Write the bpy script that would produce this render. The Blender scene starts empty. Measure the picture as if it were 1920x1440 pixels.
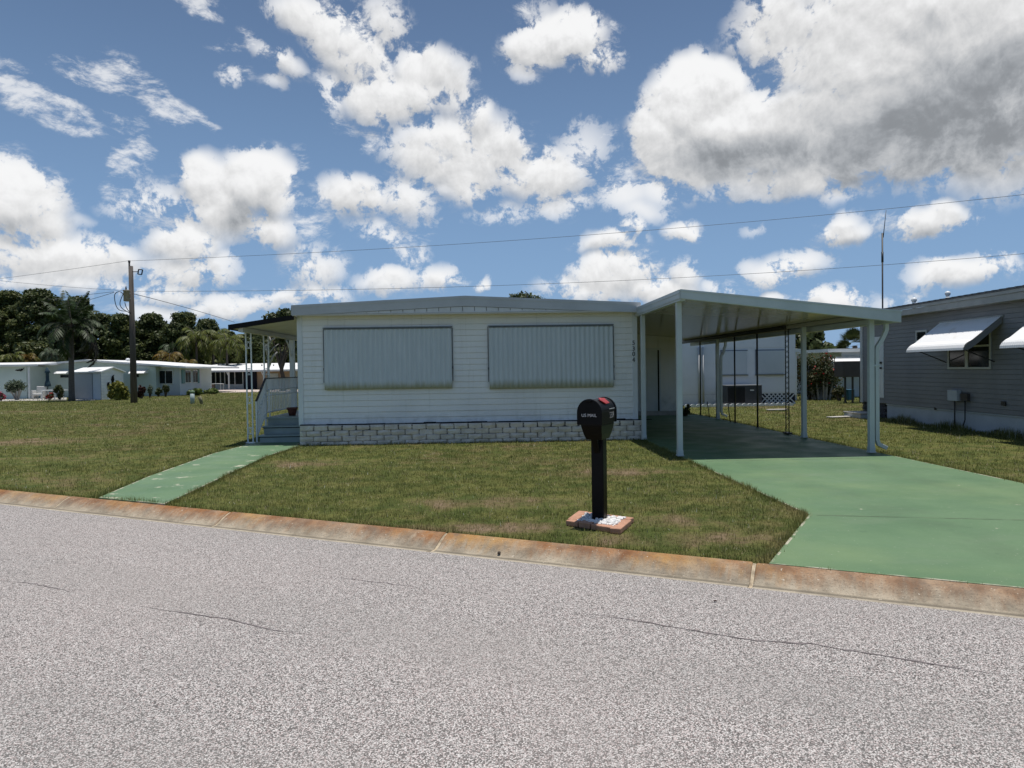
import bpy, bmesh, math, random
import numpy as np
from mathutils import Vector, Matrix
random.seed(7); RNG = np.random.default_rng(11)
PI = math.pi
scene = bpy.context.scene
COL = scene.collection
OFF = {}                                    # world origin of every object that parents parts

# ------------------------------------------------------------------ camera
FPX, CAMH = 1331.0, 1.545
PSI, PITCH, ROLL = math.atan(44 / FPX), math.radians(1.19), 0.015
cF = Vector((math.sin(PSI) * math.cos(PITCH), math.cos(PSI) * math.cos(PITCH), -math.sin(PITCH)))
r0 = Vector((math.cos(PSI), -math.sin(PSI), 0)); u0 = r0.cross(cF)
cR = math.cos(ROLL) * r0 - math.sin(ROLL) * u0
cU = math.cos(ROLL) * u0 + math.sin(ROLL) * r0
cC = Vector((0, 0, CAMH))
cam = bpy.data.cameras.new('camera'); camo = bpy.data.objects.new('camera', cam); COL.objects.link(camo)
cam.sensor_width = 36; cam.lens = FPX / 1920 * 36; cam.clip_end = 6000; cam.clip_start = 0.05
m = Matrix((cR, cU, -cF)).transposed().to_4x4(); m.translation = cC
camo.matrix_world = m
scene.camera = camo

def gz(y):                                   # the lots behind lie a little lower
    t = min(1, max(0, (y - 25) / 30.0)); return -0.25 * t * t * (3 - 2 * t)
def ray(x, y): return cF + cR * ((x - 960) / FPX) - cU * ((y - 720) / FPX)
def G(x, y, z=None):                         # a ground point of the survey
    d = ray(x, y)
    if z is not None: return cC + d * ((z - CAMH) / d.z)
    z = 0
    for _ in range(25):
        p = cC + d * ((z - CAMH) / d.z); z = gz(p.y)
    return p
def at(x, y, Y):
    d = ray(x, y); return cC + d * (Y / d.y)

# ------------------------------------------------------------------ things
def tag(o, label=None, cat=None, group=None, kind=None):
    if label: o['label'] = label
    if cat: o['category'] = cat
    if group: o['group'] = group
    if kind: o['kind'] = kind
    return o
def thing(name, label, cat, loc, group=None):
    o = bpy.data.objects.new(name, None); COL.objects.link(o); o.location = loc
    o.empty_display_size = 0.2
    OFF[o] = Vector(loc)
    return tag(o, label, cat, group)
def place(name, me, mats, parent=None, loc=None, label=None):
    off = OFF[parent] if parent is not None else Vector(loc or (0, 0, 0))
    if off.length: me.transform(Matrix.Translation(-off))
    for m_ in (mats if isinstance(mats, (list, tuple)) else [mats]): me.materials.append(m_)
    o = bpy.data.objects.new(name, me); COL.objects.link(o)
    if parent is not None: o.parent = parent
    else: o.location = off
    OFF[o] = off
    if label: o['label'] = label
    return o
def copy_tree(o, dx, parent=None):
    c = o.copy(); COL.objects.link(c)
    if parent is not None: c.parent = parent
    else: c.location = o.location + Vector(dx)
    for ch in list(o.children): copy_tree(ch, dx, c)
    return c

class MB:
    """collects shapes, builds ONE mesh object"""
    def __init__(s): s.v = []; s.f = []; s.mi = []; s.sm = []
    def add(s, vs, fs, mi=0, smooth=False):
        b = len(s.v); s.v += [tuple(p) for p in vs]
        for f in fs: s.f.append([b + i for i in f]); s.mi.append(mi); s.sm.append(smooth)
    def box(s, x0, x1, y0, y1, z0, z1, mi=0):
        s.add([(x0,y0,z0),(x1,y0,z0),(x1,y1,z0),(x0,y1,z0),(x0,y0,z1),(x1,y0,z1),(x1,y1,z1),(x0,y1,z1)],
              [(0,3,2,1),(4,5,6,7),(0,1,5,4),(1,2,6,5),(2,3,7,6),(3,0,4,7)], mi)
    def obox(s, c, ax, ay, az, mi=0):        # centre and three half axes
        c, ax, ay, az = map(Vector, (c, ax, ay, az))
        p = [c + i*ax + j*ay + k*az for k in (-1,1) for i, j in ((-1,-1),(1,-1),(1,1),(-1,1))]
        s.add(p, [(0,3,2,1),(4,5,6,7),(0,1,5,4),(1,2,6,5),(2,3,7,6),(3,0,4,7)], mi)
    def bar(s, a, b, w, h=None, mi=0, up=(0,0,1)):   # square bar between two points
        a, b = Vector(a), Vector(b); h = h or w; d = (b - a)
        n = d.normalized(); u = Vector(up)
        if abs(n.dot(u)) > 0.95: u = Vector((0, 1, 0))
        sx = n.cross(u).normalized(); sy = sx.cross(n)
        s.obox((a + b) / 2, d / 2, sx * (w / 2), sy * (h / 2), mi)
    def prism(s, poly, d, mi=0):             # polygon of 3-D points swept by vector d
        d = Vector(d); n = len(poly); a = [Vector(p) for p in poly]; b = [p + d for p in a]
        nrm = sum(((a[i]).cross(a[(i+1) % n]) for i in range(n)), Vector())
        fl = nrm.dot(d) > 0
        fs = [tuple(range(n)), tuple(reversed(range(n, 2*n)))] + [((i+1) % n, i, n+i, n+(i+1) % n) for i in range(n)]
        if fl: fs = [tuple(reversed(f)) for f in fs]
        s.add(a + b, fs, mi)
    def tube(s, pts, r, n=8, mi=0, caps=True):
        pts = [Vector(p) for p in pts]; rs = r if isinstance(r, (list, tuple)) else [r] * len(pts)
        b = len(s.v); prev = None
        for i, p in enumerate(pts):
            t = (pts[min(i+1, len(pts)-1)] - pts[max(i-1, 0)]).normalized()
            if prev is None:
                u = Vector((0,0,1)) if abs(t.z) < 0.9 else Vector((1,0,0)); u = (u - t*u.dot(t)).normalized()
            else: u = (prev - t*prev.dot(t)).normalized()
            prev = u; w = t.cross(u)
            for k in range(n):
                a = 2*PI*k/n + PI/n
                s.v.append(tuple(p + (u*math.cos(a) + w*math.sin(a)) * rs[i]))
        for i in range(len(pts)-1):
            for k in range(n):
                s.f.append([b+i*n+k, b+i*n+(k+1) % n, b+(i+1)*n+(k+1) % n, b+(i+1)*n+k]); s.mi.append(mi); s.sm.append(n > 5)
        if caps:
            s.f.append([b+k for k in reversed(range(n))]); s.mi.append(mi); s.sm.append(False)
            e = b+(len(pts)-1)*n; s.f.append([e+k for k in range(n)]); s.mi.append(mi); s.sm.append(False)
    def lathe(s, c, prof, n=16, mi=0):       # prof: (r, z)
        b = len(s.v); c = Vector(c)
        for r, z in prof:
            for k in range(n):
                a = 2*PI*k/n; s.v.append((c.x + r*math.cos(a), c.y + r*math.sin(a), c.z + z))
        for i in range(len(prof)-1):
            for k in range(n):
                s.f.append([b+i*n+k, b+i*n+(k+1) % n, b+(i+1)*n+(k+1) % n, b+(i+1)*n+k]); s.mi.append(mi); s.sm.append(True)
        e = b+(len(prof)-1)*n
        s.f.append([b+k for k in reversed(range(n))]); s.f.append([e+k for k in range(n)]); s.mi += [mi]*2; s.sm += [False]*2
    def siding(s, a, b, z0, z1, lap=0.124, dep=0.014, mi=0):   # clapboards; outside lies right of a->b
        a, b = Vector((*a, 0)), Vector((*b, 0)); t = (b - a).normalized(); n = Vector((t.y, -t.x, 0))
        z = z0; k = 0
        while z < z1 - 1e-4:
            zt = min(z + lap, z1); fr = (zt - z)/lap
            lo, hi, gr = n*dep, n*dep*(1-fr*.8), n*(-.006); zg = z + lap*.075
            p = [a+lo, b+lo, b+hi, a+hi, a+lo, b+lo, b+gr, a+gr, b+gr, a+gr]
            zz = [zg, zg, zt, zt, zg, zg, zg, zg, z, z]
            s.add([(q.x, q.y, w) for q, w in zip(p, zz)], [(0,1,2,3),(7,6,5,4),(9,8,6,7),(3,2,5,4)][:3], mi); z = zt
    def mesh(s, name):
        me = bpy.data.meshes.new(name); me.from_pydata(s.v, [], s.f)
        me.polygons.foreach_set('material_index', s.mi); me.polygons.foreach_set('use_smooth', s.sm)
        me.update(); return me
    def build(s, name, mats, parent=None, loc=None, label=None, bevel=0, seg=2):
        o = place(name, s.mesh(name), mats, parent, loc, label)
        if bevel:
            md = o.modifiers.new('edge', 'BEVEL'); md.width = bevel; md.segments = seg; md.limit_method = 'ANGLE'; md.angle_limit = 0.6
        return o

def npmesh(name, V, k, rnd=None):            # V: (n*k,3) flat polygons of k corners each
    V = np.ascontiguousarray(V, dtype=np.float32); n = len(V)//k
    me = bpy.data.meshes.new(name); me.vertices.add(len(V)); me.vertices.foreach_set('co', V.ravel())
    me.loops.add(n*k); me.loops.foreach_set('vertex_index', np.arange(n*k, dtype=np.int32))
    me.polygons.add(n); me.polygons.foreach_set('loop_start', np.arange(0, n*k, k, dtype=np.int32))
    me.update(calc_edges=True)
    if rnd is not None:
        at_ = me.attributes.new('rnd', 'FLOAT', 'POINT'); at_.data.foreach_set('value', np.repeat(rnd, k).astype(np.float32))
    return me

# ------------------------------------------------------------------ materials
def NT(name):
    mt = bpy.data.materials.new(name); mt.use_nodes = True
    nt = mt.node_tree; return mt, nt, nt.nodes['Principled BSDF']
def nd(nt, t, ins=None, **kw):
    n = nt.nodes.new(t)
    for k, v in kw.items(): setattr(n, k, v)
    for k, v in (ins or {}).items():
        if isinstance(v, bpy.types.NodeSocket): nt.links.new(v, n.inputs[k])
        else: n.inputs[k].default_value = v
    return n
def rgb(c): return (c[0], c[1], c[2], 1)
def mixc(nt, fac, a, b, bt='MIX'):
    n = nd(nt, 'ShaderNodeMix', data_type='RGBA', blend_type=bt)
    for i, v in ((0, fac), (6, a), (7, b)):
        if isinstance(v, bpy.types.NodeSocket): nt.links.new(v, n.inputs[i])
        else: n.inputs[i].default_value = v if i == 0 else rgb(v)
    return n.outputs[2]
def math_(nt, op, a, b=None, c=None, clamp=False):
    n = nd(nt, 'ShaderNodeMath', operation=op, use_clamp=clamp)
    for i, v in enumerate((a, b, c)):
        if v is None: continue
        if isinstance(v, bpy.types.NodeSocket): nt.links.new(v, n.inputs[i])
        else: n.inputs[i].default_value = v
    return n.outputs[0]
def ramp(nt, v, lo, hi, a=0.0, b=1.0):
    n = nd(nt, 'ShaderNodeMapRange', {0: v, 1: lo, 2: hi, 3: a, 4: b}, interpolation_type='SMOOTHSTEP'); return n.outputs[0]
def noise(nt, co, sc, det=4, ro=0.55, dist=0.0):
    return nd(nt, 'ShaderNodeTexNoise', {'Vector': co, 'Scale': sc, 'Detail': det, 'Roughness': ro, 'Distortion': dist}).outputs[0]
def wpos(nt): return nd(nt, 'ShaderNodeNewGeometry').outputs['Position']
def M(name, c, c2=None, rough=0.6, scale=4.0, var=1.0, bump=0.0, bscale=60, metallic=0.0, spec=0.5, stretch=(1,1,1), lo=0.35, hi=0.7):
    mt, nt, b = NT(name)
    c2 = c2 or tuple(x*0.86 for x in c)
    co = nd(nt, 'ShaderNodeMapping', {'Vector': wpos(nt), 'Scale': stretch}).outputs[0]
    f = ramp(nt, noise(nt, co, scale, 6, 0.6), lo, hi)
    nt.links.new(mixc(nt, f, c, c2), b.inputs['Base Color'])
    b.inputs['Roughness'].default_value = rough; b.inputs['Metallic'].default_value = metallic
    b.inputs['Specular IOR Level'].default_value = spec
    if bump:
        bn = nd(nt, 'ShaderNodeBump', {'Strength': bump, 'Distance': 0.01, 'Height': noise(nt, co, bscale, 4)})
        nt.links.new(bn.outputs[0], b.inputs['Normal'])
    return mt

def sidingmat():
    mt, nt, b = NT('white_siding_paint'); p = wpos(nt)
    st = nd(nt, 'ShaderNodeMapping', {'Vector': p, 'Scale': (5, 5, .35)}).outputs[0]
    c = mixc(nt, ramp(nt, noise(nt, p, 1.1, 5), .35, .7), (.86,.85,.81), (.79,.785,.755))
    c = mixc(nt, ramp(nt, noise(nt, st, 2.2, 6, .65), .52, .74, 0, .32), c, (.52,.51,.45))
    low = ramp(nt, nd(nt, 'ShaderNodeSeparateXYZ', {0: p}).outputs[2], .4, .75, .5, 0)
    c = mixc(nt, math_(nt, 'MULTIPLY', low, ramp(nt, noise(nt, p, 6, 6, .7), .4, .7)), c, (.45,.43,.37))
    nt.links.new(c, b.inputs['Base Color']); b.inputs['Roughness'].default_value = .5
    bn = nd(nt, 'ShaderNodeBump', {'Strength': .06, 'Distance': .01, 'Height': noise(nt, p, 9, 4)}); nt.links.new(bn.outputs[0], b.inputs['Normal'])
    return mt
WHITE = None
TRIM = M('white_trim_metal', (.74,.76,.76), (.66,.69,.69), rough=.4, scale=2)
TRIMG = M('grey_white_fascia_metal', (.52,.53,.53), (.45,.46,.465), rough=.4, scale=1.5)
ROOFW = M('white_roof_coating', (.8,.8,.79), (.66,.66,.64), rough=.6, scale=.7)
SOFFIT = M('cream_soffit', (.60,.57,.48), (.52,.49,.40), rough=.5, scale=1.5)
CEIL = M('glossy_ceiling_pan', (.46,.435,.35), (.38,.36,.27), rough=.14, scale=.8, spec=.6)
POSTM = M('painted_post_metal', (.55,.59,.58), (.48,.52,.515), rough=.4, scale=2)
DARKM = M('dark_bronze_metal', (.02,.02,.02), (.04,.035,.03), rough=.5)
BLACK = M('black_fascia', (.008,.008,.009), (.012,.012,.012), rough=.7, spec=.2)
BLKPL = M('black_plastic', (.003,.003,.0035), (.005,.005,.006), rough=.4, bump=.03, bscale=300, spec=.15)
REDP = M('red_flag_plastic', (.36,.02,.025), (.28,.015,.02), rough=.4, scale=20)
TXTW = M('white_lettering', (.62,.62,.62), rough=.5)
TXTG = M('faded_grey_lettering', (.36,.36,.36), (.16,.16,.16), rough=.6, scale=60)
NUMB = M('black_number_metal', (.012,.012,.012), rough=.4)
GREENP = None
STONEW = M('white_pebble', (.75,.74,.72), (.5,.49,.47), rough=.7, scale=25)
BRICK = M('terracotta_edging', (.47,.25,.16), (.36,.19,.12), rough=.85, scale=14, bump=.4, bscale=120)
GREYSID = M('grey_vinyl_siding', (.225,.225,.228), (.19,.19,.195), rough=.55, scale=1.2)
GREYFAS = M('greige_fascia', (.33,.34,.33), (.28,.29,.28), rough=.5)
STUCCO = M('pale_grey_stucco', (.52,.55,.58), (.45,.48,.51), rough=.8, scale=2, bump=.2)
DARKBRICK = M('dark_brick', (.05,.05,.055), (.10,.09,.09), rough=.8, scale=20)
GLASS = None
WHOUSE = M('white_house_paint', (.72,.74,.77), (.64,.67,.71), rough=.6, scale=.8)
MINT = M('mint_house_paint', (.55,.64,.60), (.49,.58,.55), rough=.6, scale=.6)
BLUGREY = M('pale_blue_grey_paint', (.56,.60,.63), (.49,.54,.575), rough=.6, scale=.6)
TEAL = M('teal_shutter_paint', (.03,.19,.20), rough=.5)
PEACH = M('peach_wall_paint', (.60,.42,.29), (.53,.37,.26), rough=.7, scale=1)
CONC = M('pale_concrete', (.52,.50,.46), (.38,.36,.33), rough=.85, scale=3, bump=.2)
PINKC = M('pinkish_driveway_concrete', (.55,.46,.41), (.45,.38,.34), rough=.85, scale=1)
WOODP = M('weathered_pole_wood', (.095,.08,.07), (.05,.042,.037), rough=.85, scale=3, stretch=(6,6,.4), bump=.4, bscale=20)
TRANSF = M('weathered_transformer_paint', (.33,.31,.27), (.22,.15,.10), rough=.6, scale=6, hi=.85)
CABLE = M('black_cable', (.02,.02,.022), rough=.6)
CABLEG = M('grey_cable', (.10,.105,.11), rough=.5)
TRUNK = M('rough_bark', (.10,.075,.055), (.05,.04,.03), rough=.9, scale=5, stretch=(3,3,.6), bump=.5, bscale=15)
PALMT = M('palm_trunk_bark', (.13,.11,.095), (.075,.062,.055), rough=.9, scale=4, stretch=(1,1,5), bump=.5, bscale=12)
GREYBR = M('bare_pale_branch', (.40,.37,.33), (.28,.26,.23), rough=.9, scale=4)
CLAY = M('clay_pot', (.15,.05,.035), (.11,.035,.025), rough=.7, scale=10)
PEDG = M('grey_green_pedestal', (.33,.40,.40), (.27,.33,.33), rough=.6)
TANKB = M('brown_tank_paint', (.075,.062,.055), (.055,.045,.04), rough=.7, scale=3)
ACM = M('dark_grey_unit', (.045,.05,.06), (.035,.04,.05), rough=.5)
BLUEB = M('blue_bin_plastic', (.02,.10,.16), rough=.5)
UMB = M('navy_umbrella_cloth', (.008,.03,.05), (.012,.045,.06), rough=.9)
WICKER = M('white_wicker', (.68,.68,.66), (.5,.5,.48), rough=.8, scale=30)
LATT = M('white_lattice_paint', (.66,.68,.70), rough=.6)
LATTD = M('painted_shade', (.012,.014,.03), rough=.9)  # near-black colour standing in for shade inside openings
REDM = M('maroon_vehicle_paint', (.10,.02,.018), (.07,.015,.012), rough=.3)

WHITE = sidingmat()
def leafmat(name, c1, c2, c3=None, trans=.25, rough=.55):
    mt, nt, b = NT(name)
    at_ = nd(nt, 'ShaderNodeAttribute', attribute_name='rnd').outputs['Fac']
    n1 = ramp(nt, noise(nt, wpos(nt), .55, 3), .35, .65)
    col = mixc(nt, at_, c1, c2)
    if c3: col = mixc(nt, math_(nt, 'MULTIPLY', n1, ramp(nt, at_, .45, .9)), col, c3)
    nt.links.new(col, b.inputs['Base Color']); b.inputs['Roughness'].default_value = rough
    b.inputs['Specular IOR Level'].default_value = .3
    tr = nd(nt, 'ShaderNodeBsdfTranslucent', {'Color': col})
    mx = nd(nt, 'ShaderNodeMixShader', {0: trans, 1: b.outputs[0], 2: tr.outputs[0]})
    nt.links.new(mx.outputs[0], nt.nodes['Material Output'].inputs[0]); return mt
PINE = leafmat('dark_pine_foliage', (.034,.050,.015), (.082,.105,.030), (.11,.115,.032))
OAKL = leafmat('dark_oak_foliage', (.030,.046,.015), (.072,.095,.028), (.095,.105,.03))
PALML = leafmat('palm_frond_green', (.014,.030,.008), (.036,.062,.017), trans=.1)
PALMD = leafmat('dead_brown_frond', (.016,.013,.008), (.035,.028,.016), trans=.05)
PALMY = leafmat('yellow_green_frond', (.06,.085,.014), (.13,.14,.028), trans=.25)
ARECA = leafmat('orange_tinged_frond', (.09,.085,.015), (.20,.10,.015), (.07,.11,.02))
CROTON = leafmat('yellow_croton_leaf', (.14,.15,.02), (.28,.25,.05), (.05,.08,.015))
REDLF = leafmat('dark_red_leaf', (.04,.014,.014), (.07,.02,.018), (.03,.04,.015))
GREYLF = leafmat('grey_green_leaf', (.06,.085,.05), (.11,.14,.085))
BUSHL = leafmat('olive_bush_leaf', (.03,.045,.014), (.075,.09,.028), (.10,.05,.025))
HOSTA = leafmat('bright_green_leaf', (.05,.09,.015), (.16,.20,.05))
PINKF = leafmat('pink_petals', (.5,.05,.12), (.6,.12,.2))
REDF = leafmat('red_petals', (.45,.015,.02), (.55,.04,.05))
SABAL = leafmat('sabal_fan_leaf', (.028,.042,.014), (.06,.075,.026))

def glassmat():
    mt, nt, b = NT('dark_window_glass')
    b.inputs['Base Color'].default_value = (.012,.016,.017,1); b.inputs['Roughness'].default_value = .06
    b.inputs['Specular IOR Level'].default_value = .3; return mt
GLASS = glassmat()

# the colour of the turf, shared by the soil sheet and the blades
PATCH = [(-.1,8.2,1.6,.6),(1.7,7.0,.9,.5),(2.2,10.5,1.2,.5),(1.6,6.3,1.2,.4),(-8.0,13.5,3,.8),(-13,17,5,2.0),(8.6,12.6,1.6,.8),(9.6,11.2,2.4,.7),(0,6.9,2.6,.35),(-6.6,10.6,1.6,.8),(-24,32,9,3.5),(-3,12.2,1.4,.8)]
def turf(nt, p, dark=1.0):
    n1 = noise(nt, p, .55, 5, .6); n2 = noise(nt, p, 2.3, 5, .62); n3 = noise(nt, p, .12, 3)
    g = mixc(nt, ramp(nt, n2, .36, .64), (.084*dark,.115*dark,.028*dark), (.182*dark,.190*dark,.056*dark))
    dry = math_(nt, 'MULTIPLY_ADD', n1, .55, math_(nt, 'MULTIPLY_ADD', n2, .45, math_(nt, 'MULTIPLY_ADD', n3, .5, -.25)))
    pm = None
    for x, y, rx, ry in PATCH:
        q = nd(nt, 'ShaderNodeMapping', {'Vector': p, 'Location': (x, y, 0), 'Scale': (rx, ry, 50)}, vector_type='TEXTURE').outputs[0]
        d = nd(nt, 'ShaderNodeVectorMath', {0: q, 1: q}, operation='DOT_PRODUCT').outputs['Value']
        v = math_(nt, 'SUBTRACT', 1.0, d)
        pm = v if pm is None else math_(nt, 'MAXIMUM', pm, v)
    dry = math_(nt, 'ADD', dry, math_(nt, 'MULTIPLY', ramp(nt, math_(nt, 'MULTIPLY_ADD', noise(nt, p, 4.5, 6, .7), 2.4, math_(nt, 'SUBTRACT', pm, 1.35)), 0, 1.0), .15))
    c = mixc(nt, ramp(nt, dry, .50, .70), g, (.20*dark,.158*dark,.080*dark))
    return c, dry, n2
def soilmat():
    mt, nt, b = NT('lawn_soil'); p = wpos(nt)
    c, dry, n2 = turf(nt, p, .8)
    f = noise(nt, p, 26, 6, .7)
    c = mixc(nt, ramp(nt, dry, .62, .8), c, (.26,.185,.13))
    c = mixc(nt, ramp(nt, f, .3, .62, .55, 0), c, (.06,.052,.024))
    nt.links.new(c, b.inputs['Base Color']); b.inputs['Roughness'].default_value = .95; b.inputs['Specular IOR Level'].default_value = .1
    bn = nd(nt, 'ShaderNodeBump', {'Strength': .8, 'Distance': .03, 'Height': noise(nt, p, 30, 5, .7)}); nt.links.new(bn.outputs[0], b.inputs['Normal'])
    return mt
def blademat():
    mt, nt, b = NT('grass_blades'); p = wpos(nt)
    c, dry, n2 = turf(nt, p, 1.0)
    r = nd(nt, 'ShaderNodeAttribute', attribute_name='rnd').outputs['Fac']
    c = mixc(nt, ramp(nt, r, .0, 1.0), c, mixc(nt, .5, c, (.30,.28,.11)))
    c = mixc(nt, ramp(nt, r, .84, .88), c, (.40,.34,.21))
    c = mixc(nt, ramp(nt, r, .955, .965), c, (.60,.60,.50))
    nt.links.new(c, b.inputs['Base Color']); b.inputs['Roughness'].default_value = .6; b.inputs['Specular IOR Level'].default_value = .12
    tr = nd(nt, 'ShaderNodeBsdfTranslucent', {'Color': c})
    mx = nd(nt, 'ShaderNodeMixShader', {0: .3, 1: b.outputs[0], 2: tr.outputs[0]})
    nt.links.new(mx.outputs[0], nt.nodes['Material Output'].inputs[0]); return mt
SOIL = soilmat(); BLADE = blademat()

KNV = (.4536, .8912, 0)
def roadmat():
    mt, nt, b = NT('pale_chipseal_road'); p = wpos(nt)
    v = nd(nt, 'ShaderNodeTexVoronoi', {'Vector': p, 'Scale': 145, 'Randomness': 1.0})
    sep = nd(nt, 'ShaderNodeSeparateColor', {0: v.outputs['Color']})
    v2 = nd(nt, 'ShaderNodeTexVoronoi', {'Vector': p, 'Scale': 170})
    sep2 = nd(nt, 'ShaderNodeSeparateColor', {0: v2.outputs['Color']})
    c = mixc(nt, ramp(nt, sep.outputs[0], .05, .95), (.105,.10,.096), (.68,.648,.62))
    c = mixc(nt, ramp(nt, sep.outputs[1], .68, .72, 0, .6), c, (.50,.40,.38))
    c = mixc(nt, ramp(nt, sep2.outputs[0], .6, 1, 0, .5), c, (.72,.69,.66))
    c = mixc(nt, ramp(nt, v.outputs['Distance'], .35, .75, 0, .8), c, (.05,.048,.046))
    big = noise(nt, p, .45, 5, .55)
    c = mixc(nt, ramp(nt, big, .35, .7, 0, .22), c, (.40,.345,.32), 'MIX')
    lane = math_(nt, 'MULTIPLY_ADD', nd(nt, 'ShaderNodeVectorMath', {0: p, 1: tuple(KNV)}, operation='DOT_PRODUCT').outputs['Value'], 3.6, math_(nt, 'MULTIPLY', big, 1.5))
    c = mixc(nt, ramp(nt, math_(nt, 'SINE', lane), -.2, 1.0, 0, .16), c, (.24,.23,.215))
    c = mixc(nt, ramp(nt, noise(nt, p, 1.6, 6, .7), .64, .74, 0, .22), c, (.14,.13,.12))
    c = mixc(nt, ramp(nt, noise(nt, p, .9, 4), .45, .75, 0, .16), c, (.17,.175,.17))
    nt.links.new(c, b.inputs['Base Color']); b.inputs['Roughness'].default_value = .9; b.inputs['Specular IOR Level'].default_value = .1
    bn = nd(nt, 'ShaderNodeBump', {'Strength': .55, 'Distance': .006, 'Height': math_(nt, 'SUBTRACT', 1.0, v.outputs['Distance'])}); nt.links.new(bn.outputs[0], b.inputs['Normal'])
    return mt
def crackmat():
    return M('road_crack_dark', (.09,.075,.075), (.19,.165,.165), rough=.95, scale=9, lo=.3, hi=.6)
def curbmat():
    mt, nt, b = NT('rust_stained_curb'); co = nd(nt, 'ShaderNodeTexCoord').outputs['Object']
    sx = nd(nt, 'ShaderNodeSeparateXYZ', {0: co}); y = sx.outputs[1]    # local y runs across the kerb, 0 = road edge
    n1 = noise(nt, co, 5, 6, .65); n2 = noise(nt, nd(nt, 'ShaderNodeMapping', {'Vector': co, 'Scale': (9, 2, 2)}).outputs[0], 2.2, 5, .65)
    base = mixc(nt, ramp(nt, n1, .3, .7), (.43,.37,.28), (.24,.205,.155))
    sh = math_(nt, 'ADD', y, math_(nt, 'MULTIPLY_ADD', n2, .26, -.13))
    nl = noise(nt, co, .35, 2)
    amt = math_(nt, 'MULTIPLY', ramp(nt, sh, .15, .34), math_(nt, 'MULTIPLY', ramp(nt, nl, .35, .6,   .6, 1.0), ramp(nt, noise(nt, co, 2.6, 5, .65), .32, .60, .55, 1.0)))
    rust = mixc(nt, ramp(nt, n1, .35, .65), (.32,.145,.055), (.20,.09,.04))
    rust = mixc(nt, ramp(nt, noise(nt, co, .8, 5, .6), .5, .68), rust, (.44,.26,.10))
    c = mixc(nt, amt, base, rust)
    c = mixc(nt, ramp(nt, math_(nt, 'ABSOLUTE', math_(nt, 'SUBTRACT', y, .105)), .0, .05, .75, 0), c, (.13,.115,.09))
    c = mixc(nt, ramp(nt, y, .05, .075, .55, 0), c, (.47,.42,.33))
    wear = ramp(nt, noise(nt, co, 1.7, 6, .7), .62, .72, 0, .7)
    c = mixc(nt, wear, c, (.52,.43,.31))
    c = mixc(nt, ramp(nt, noise(nt, co, 70, 3), .52, .72, 0, .55), c, (.13,.105,.08))
    c = mixc(nt, ramp(nt, noise(nt, co, 4.5, 6, .7), .5, .7, 0, .5), c, (.17,.145,.115))
    c = mixc(nt, ramp(nt, noise(nt, co, 38, 3, .6), .66, .72, 0, .8), c, (.58,.52,.42))
    nt.links.new(c, b.inputs['Base Color']); b.inputs['Roughness'].default_value = .9; b.inputs['Specular IOR Level'].default_value = .12
    bn = nd(nt, 'ShaderNodeBump', {'Strength': .8, 'Distance': .012, 'Height': noise(nt, co, 45, 6, .75)}); nt.links.new(bn.outputs[0], b.inputs['Normal'])
    return mt
def greenmat(name, worn):
    mt, nt, b = NT(name); p = wpos(nt)
    c = mixc(nt, ramp(nt, noise(nt, p, .8, 6, .6), .3, .7), (.098,.170,.092), (.128,.205,.113))
    st = nd(nt, 'ShaderNodeMapping', {'Vector': p, 'Scale': (.5, 1.6, 1)}).outputs[0]
    c = mixc(nt, ramp(nt, noise(nt, st, 1.3, 5, .6), .52, .72, 0, .35), c, (.16,.21,.14))
    sxp = nd(nt, 'ShaderNodeSeparateXYZ', {0: p}); wob = math_(nt, 'MULTIPLY_ADD', noise(nt, p, .5, 2), .8, -.4)
    for tx in (4.15, 5.75):
        tk_ = math_(nt, 'ABSOLUTE', math_(nt, 'SUBTRACT', math_(nt, 'ADD', sxp.outputs[0], wob), tx))
        c = mixc(nt, math_(nt, 'MULTIPLY', ramp(nt, tk_, .05, .32, .30, 0), ramp(nt, noise(nt, p, 1.7, 5, .65), .35, .65)), c, (.085,.125,.075))
    c = mixc(nt, ramp(nt, noise(nt, p, .55, 4, .55), .48, .70, 0, .35), c, (.20,.27,.13))
    chip = noise(nt, p, 2.6, 7, .7); c = mixc(nt, ramp(nt, chip, .665 - worn, .70 - worn, 0, .85), c, (.46,.45,.34))
    c = mixc(nt, ramp(nt, noise(nt, p, 45, 2), .72, .76, 0, .7), c, (.5,.52,.42))
    c = mixc(nt, ramp(nt, noise(nt, p, 6, 5, .7), .62, .72, 0, .3), c, (.055,.10,.065))
    nt.links.new(c, b.inputs['Base Color']); b.inputs['Specular IOR Level'].default_value = .12
    nt.links.new(ramp(nt, noise(nt, p, 2, 5), .3, .7, .45, .65), b.inputs['Roughness'])
    bn = nd(nt, 'ShaderNodeBump', {'Strength': .12, 'Distance': .01, 'Height': noise(nt, p, 40, 5)}); nt.links.new(bn.outputs[0], b.inputs['Normal'])
    return mt
GREENP = greenmat('green_painted_concrete', 0.0); GREENW = greenmat('worn_green_walk_paint', .07)
EDGE = M('bare_concrete_edge', (.40,.38,.29), (.12,.19,.095), rough=.9, scale=5, bump=.3, lo=.4, hi=.56)
GREENS = M('grey_green_step_paint', (.31,.36,.345), (.25,.30,.285), rough=.5, scale=3)

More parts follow.
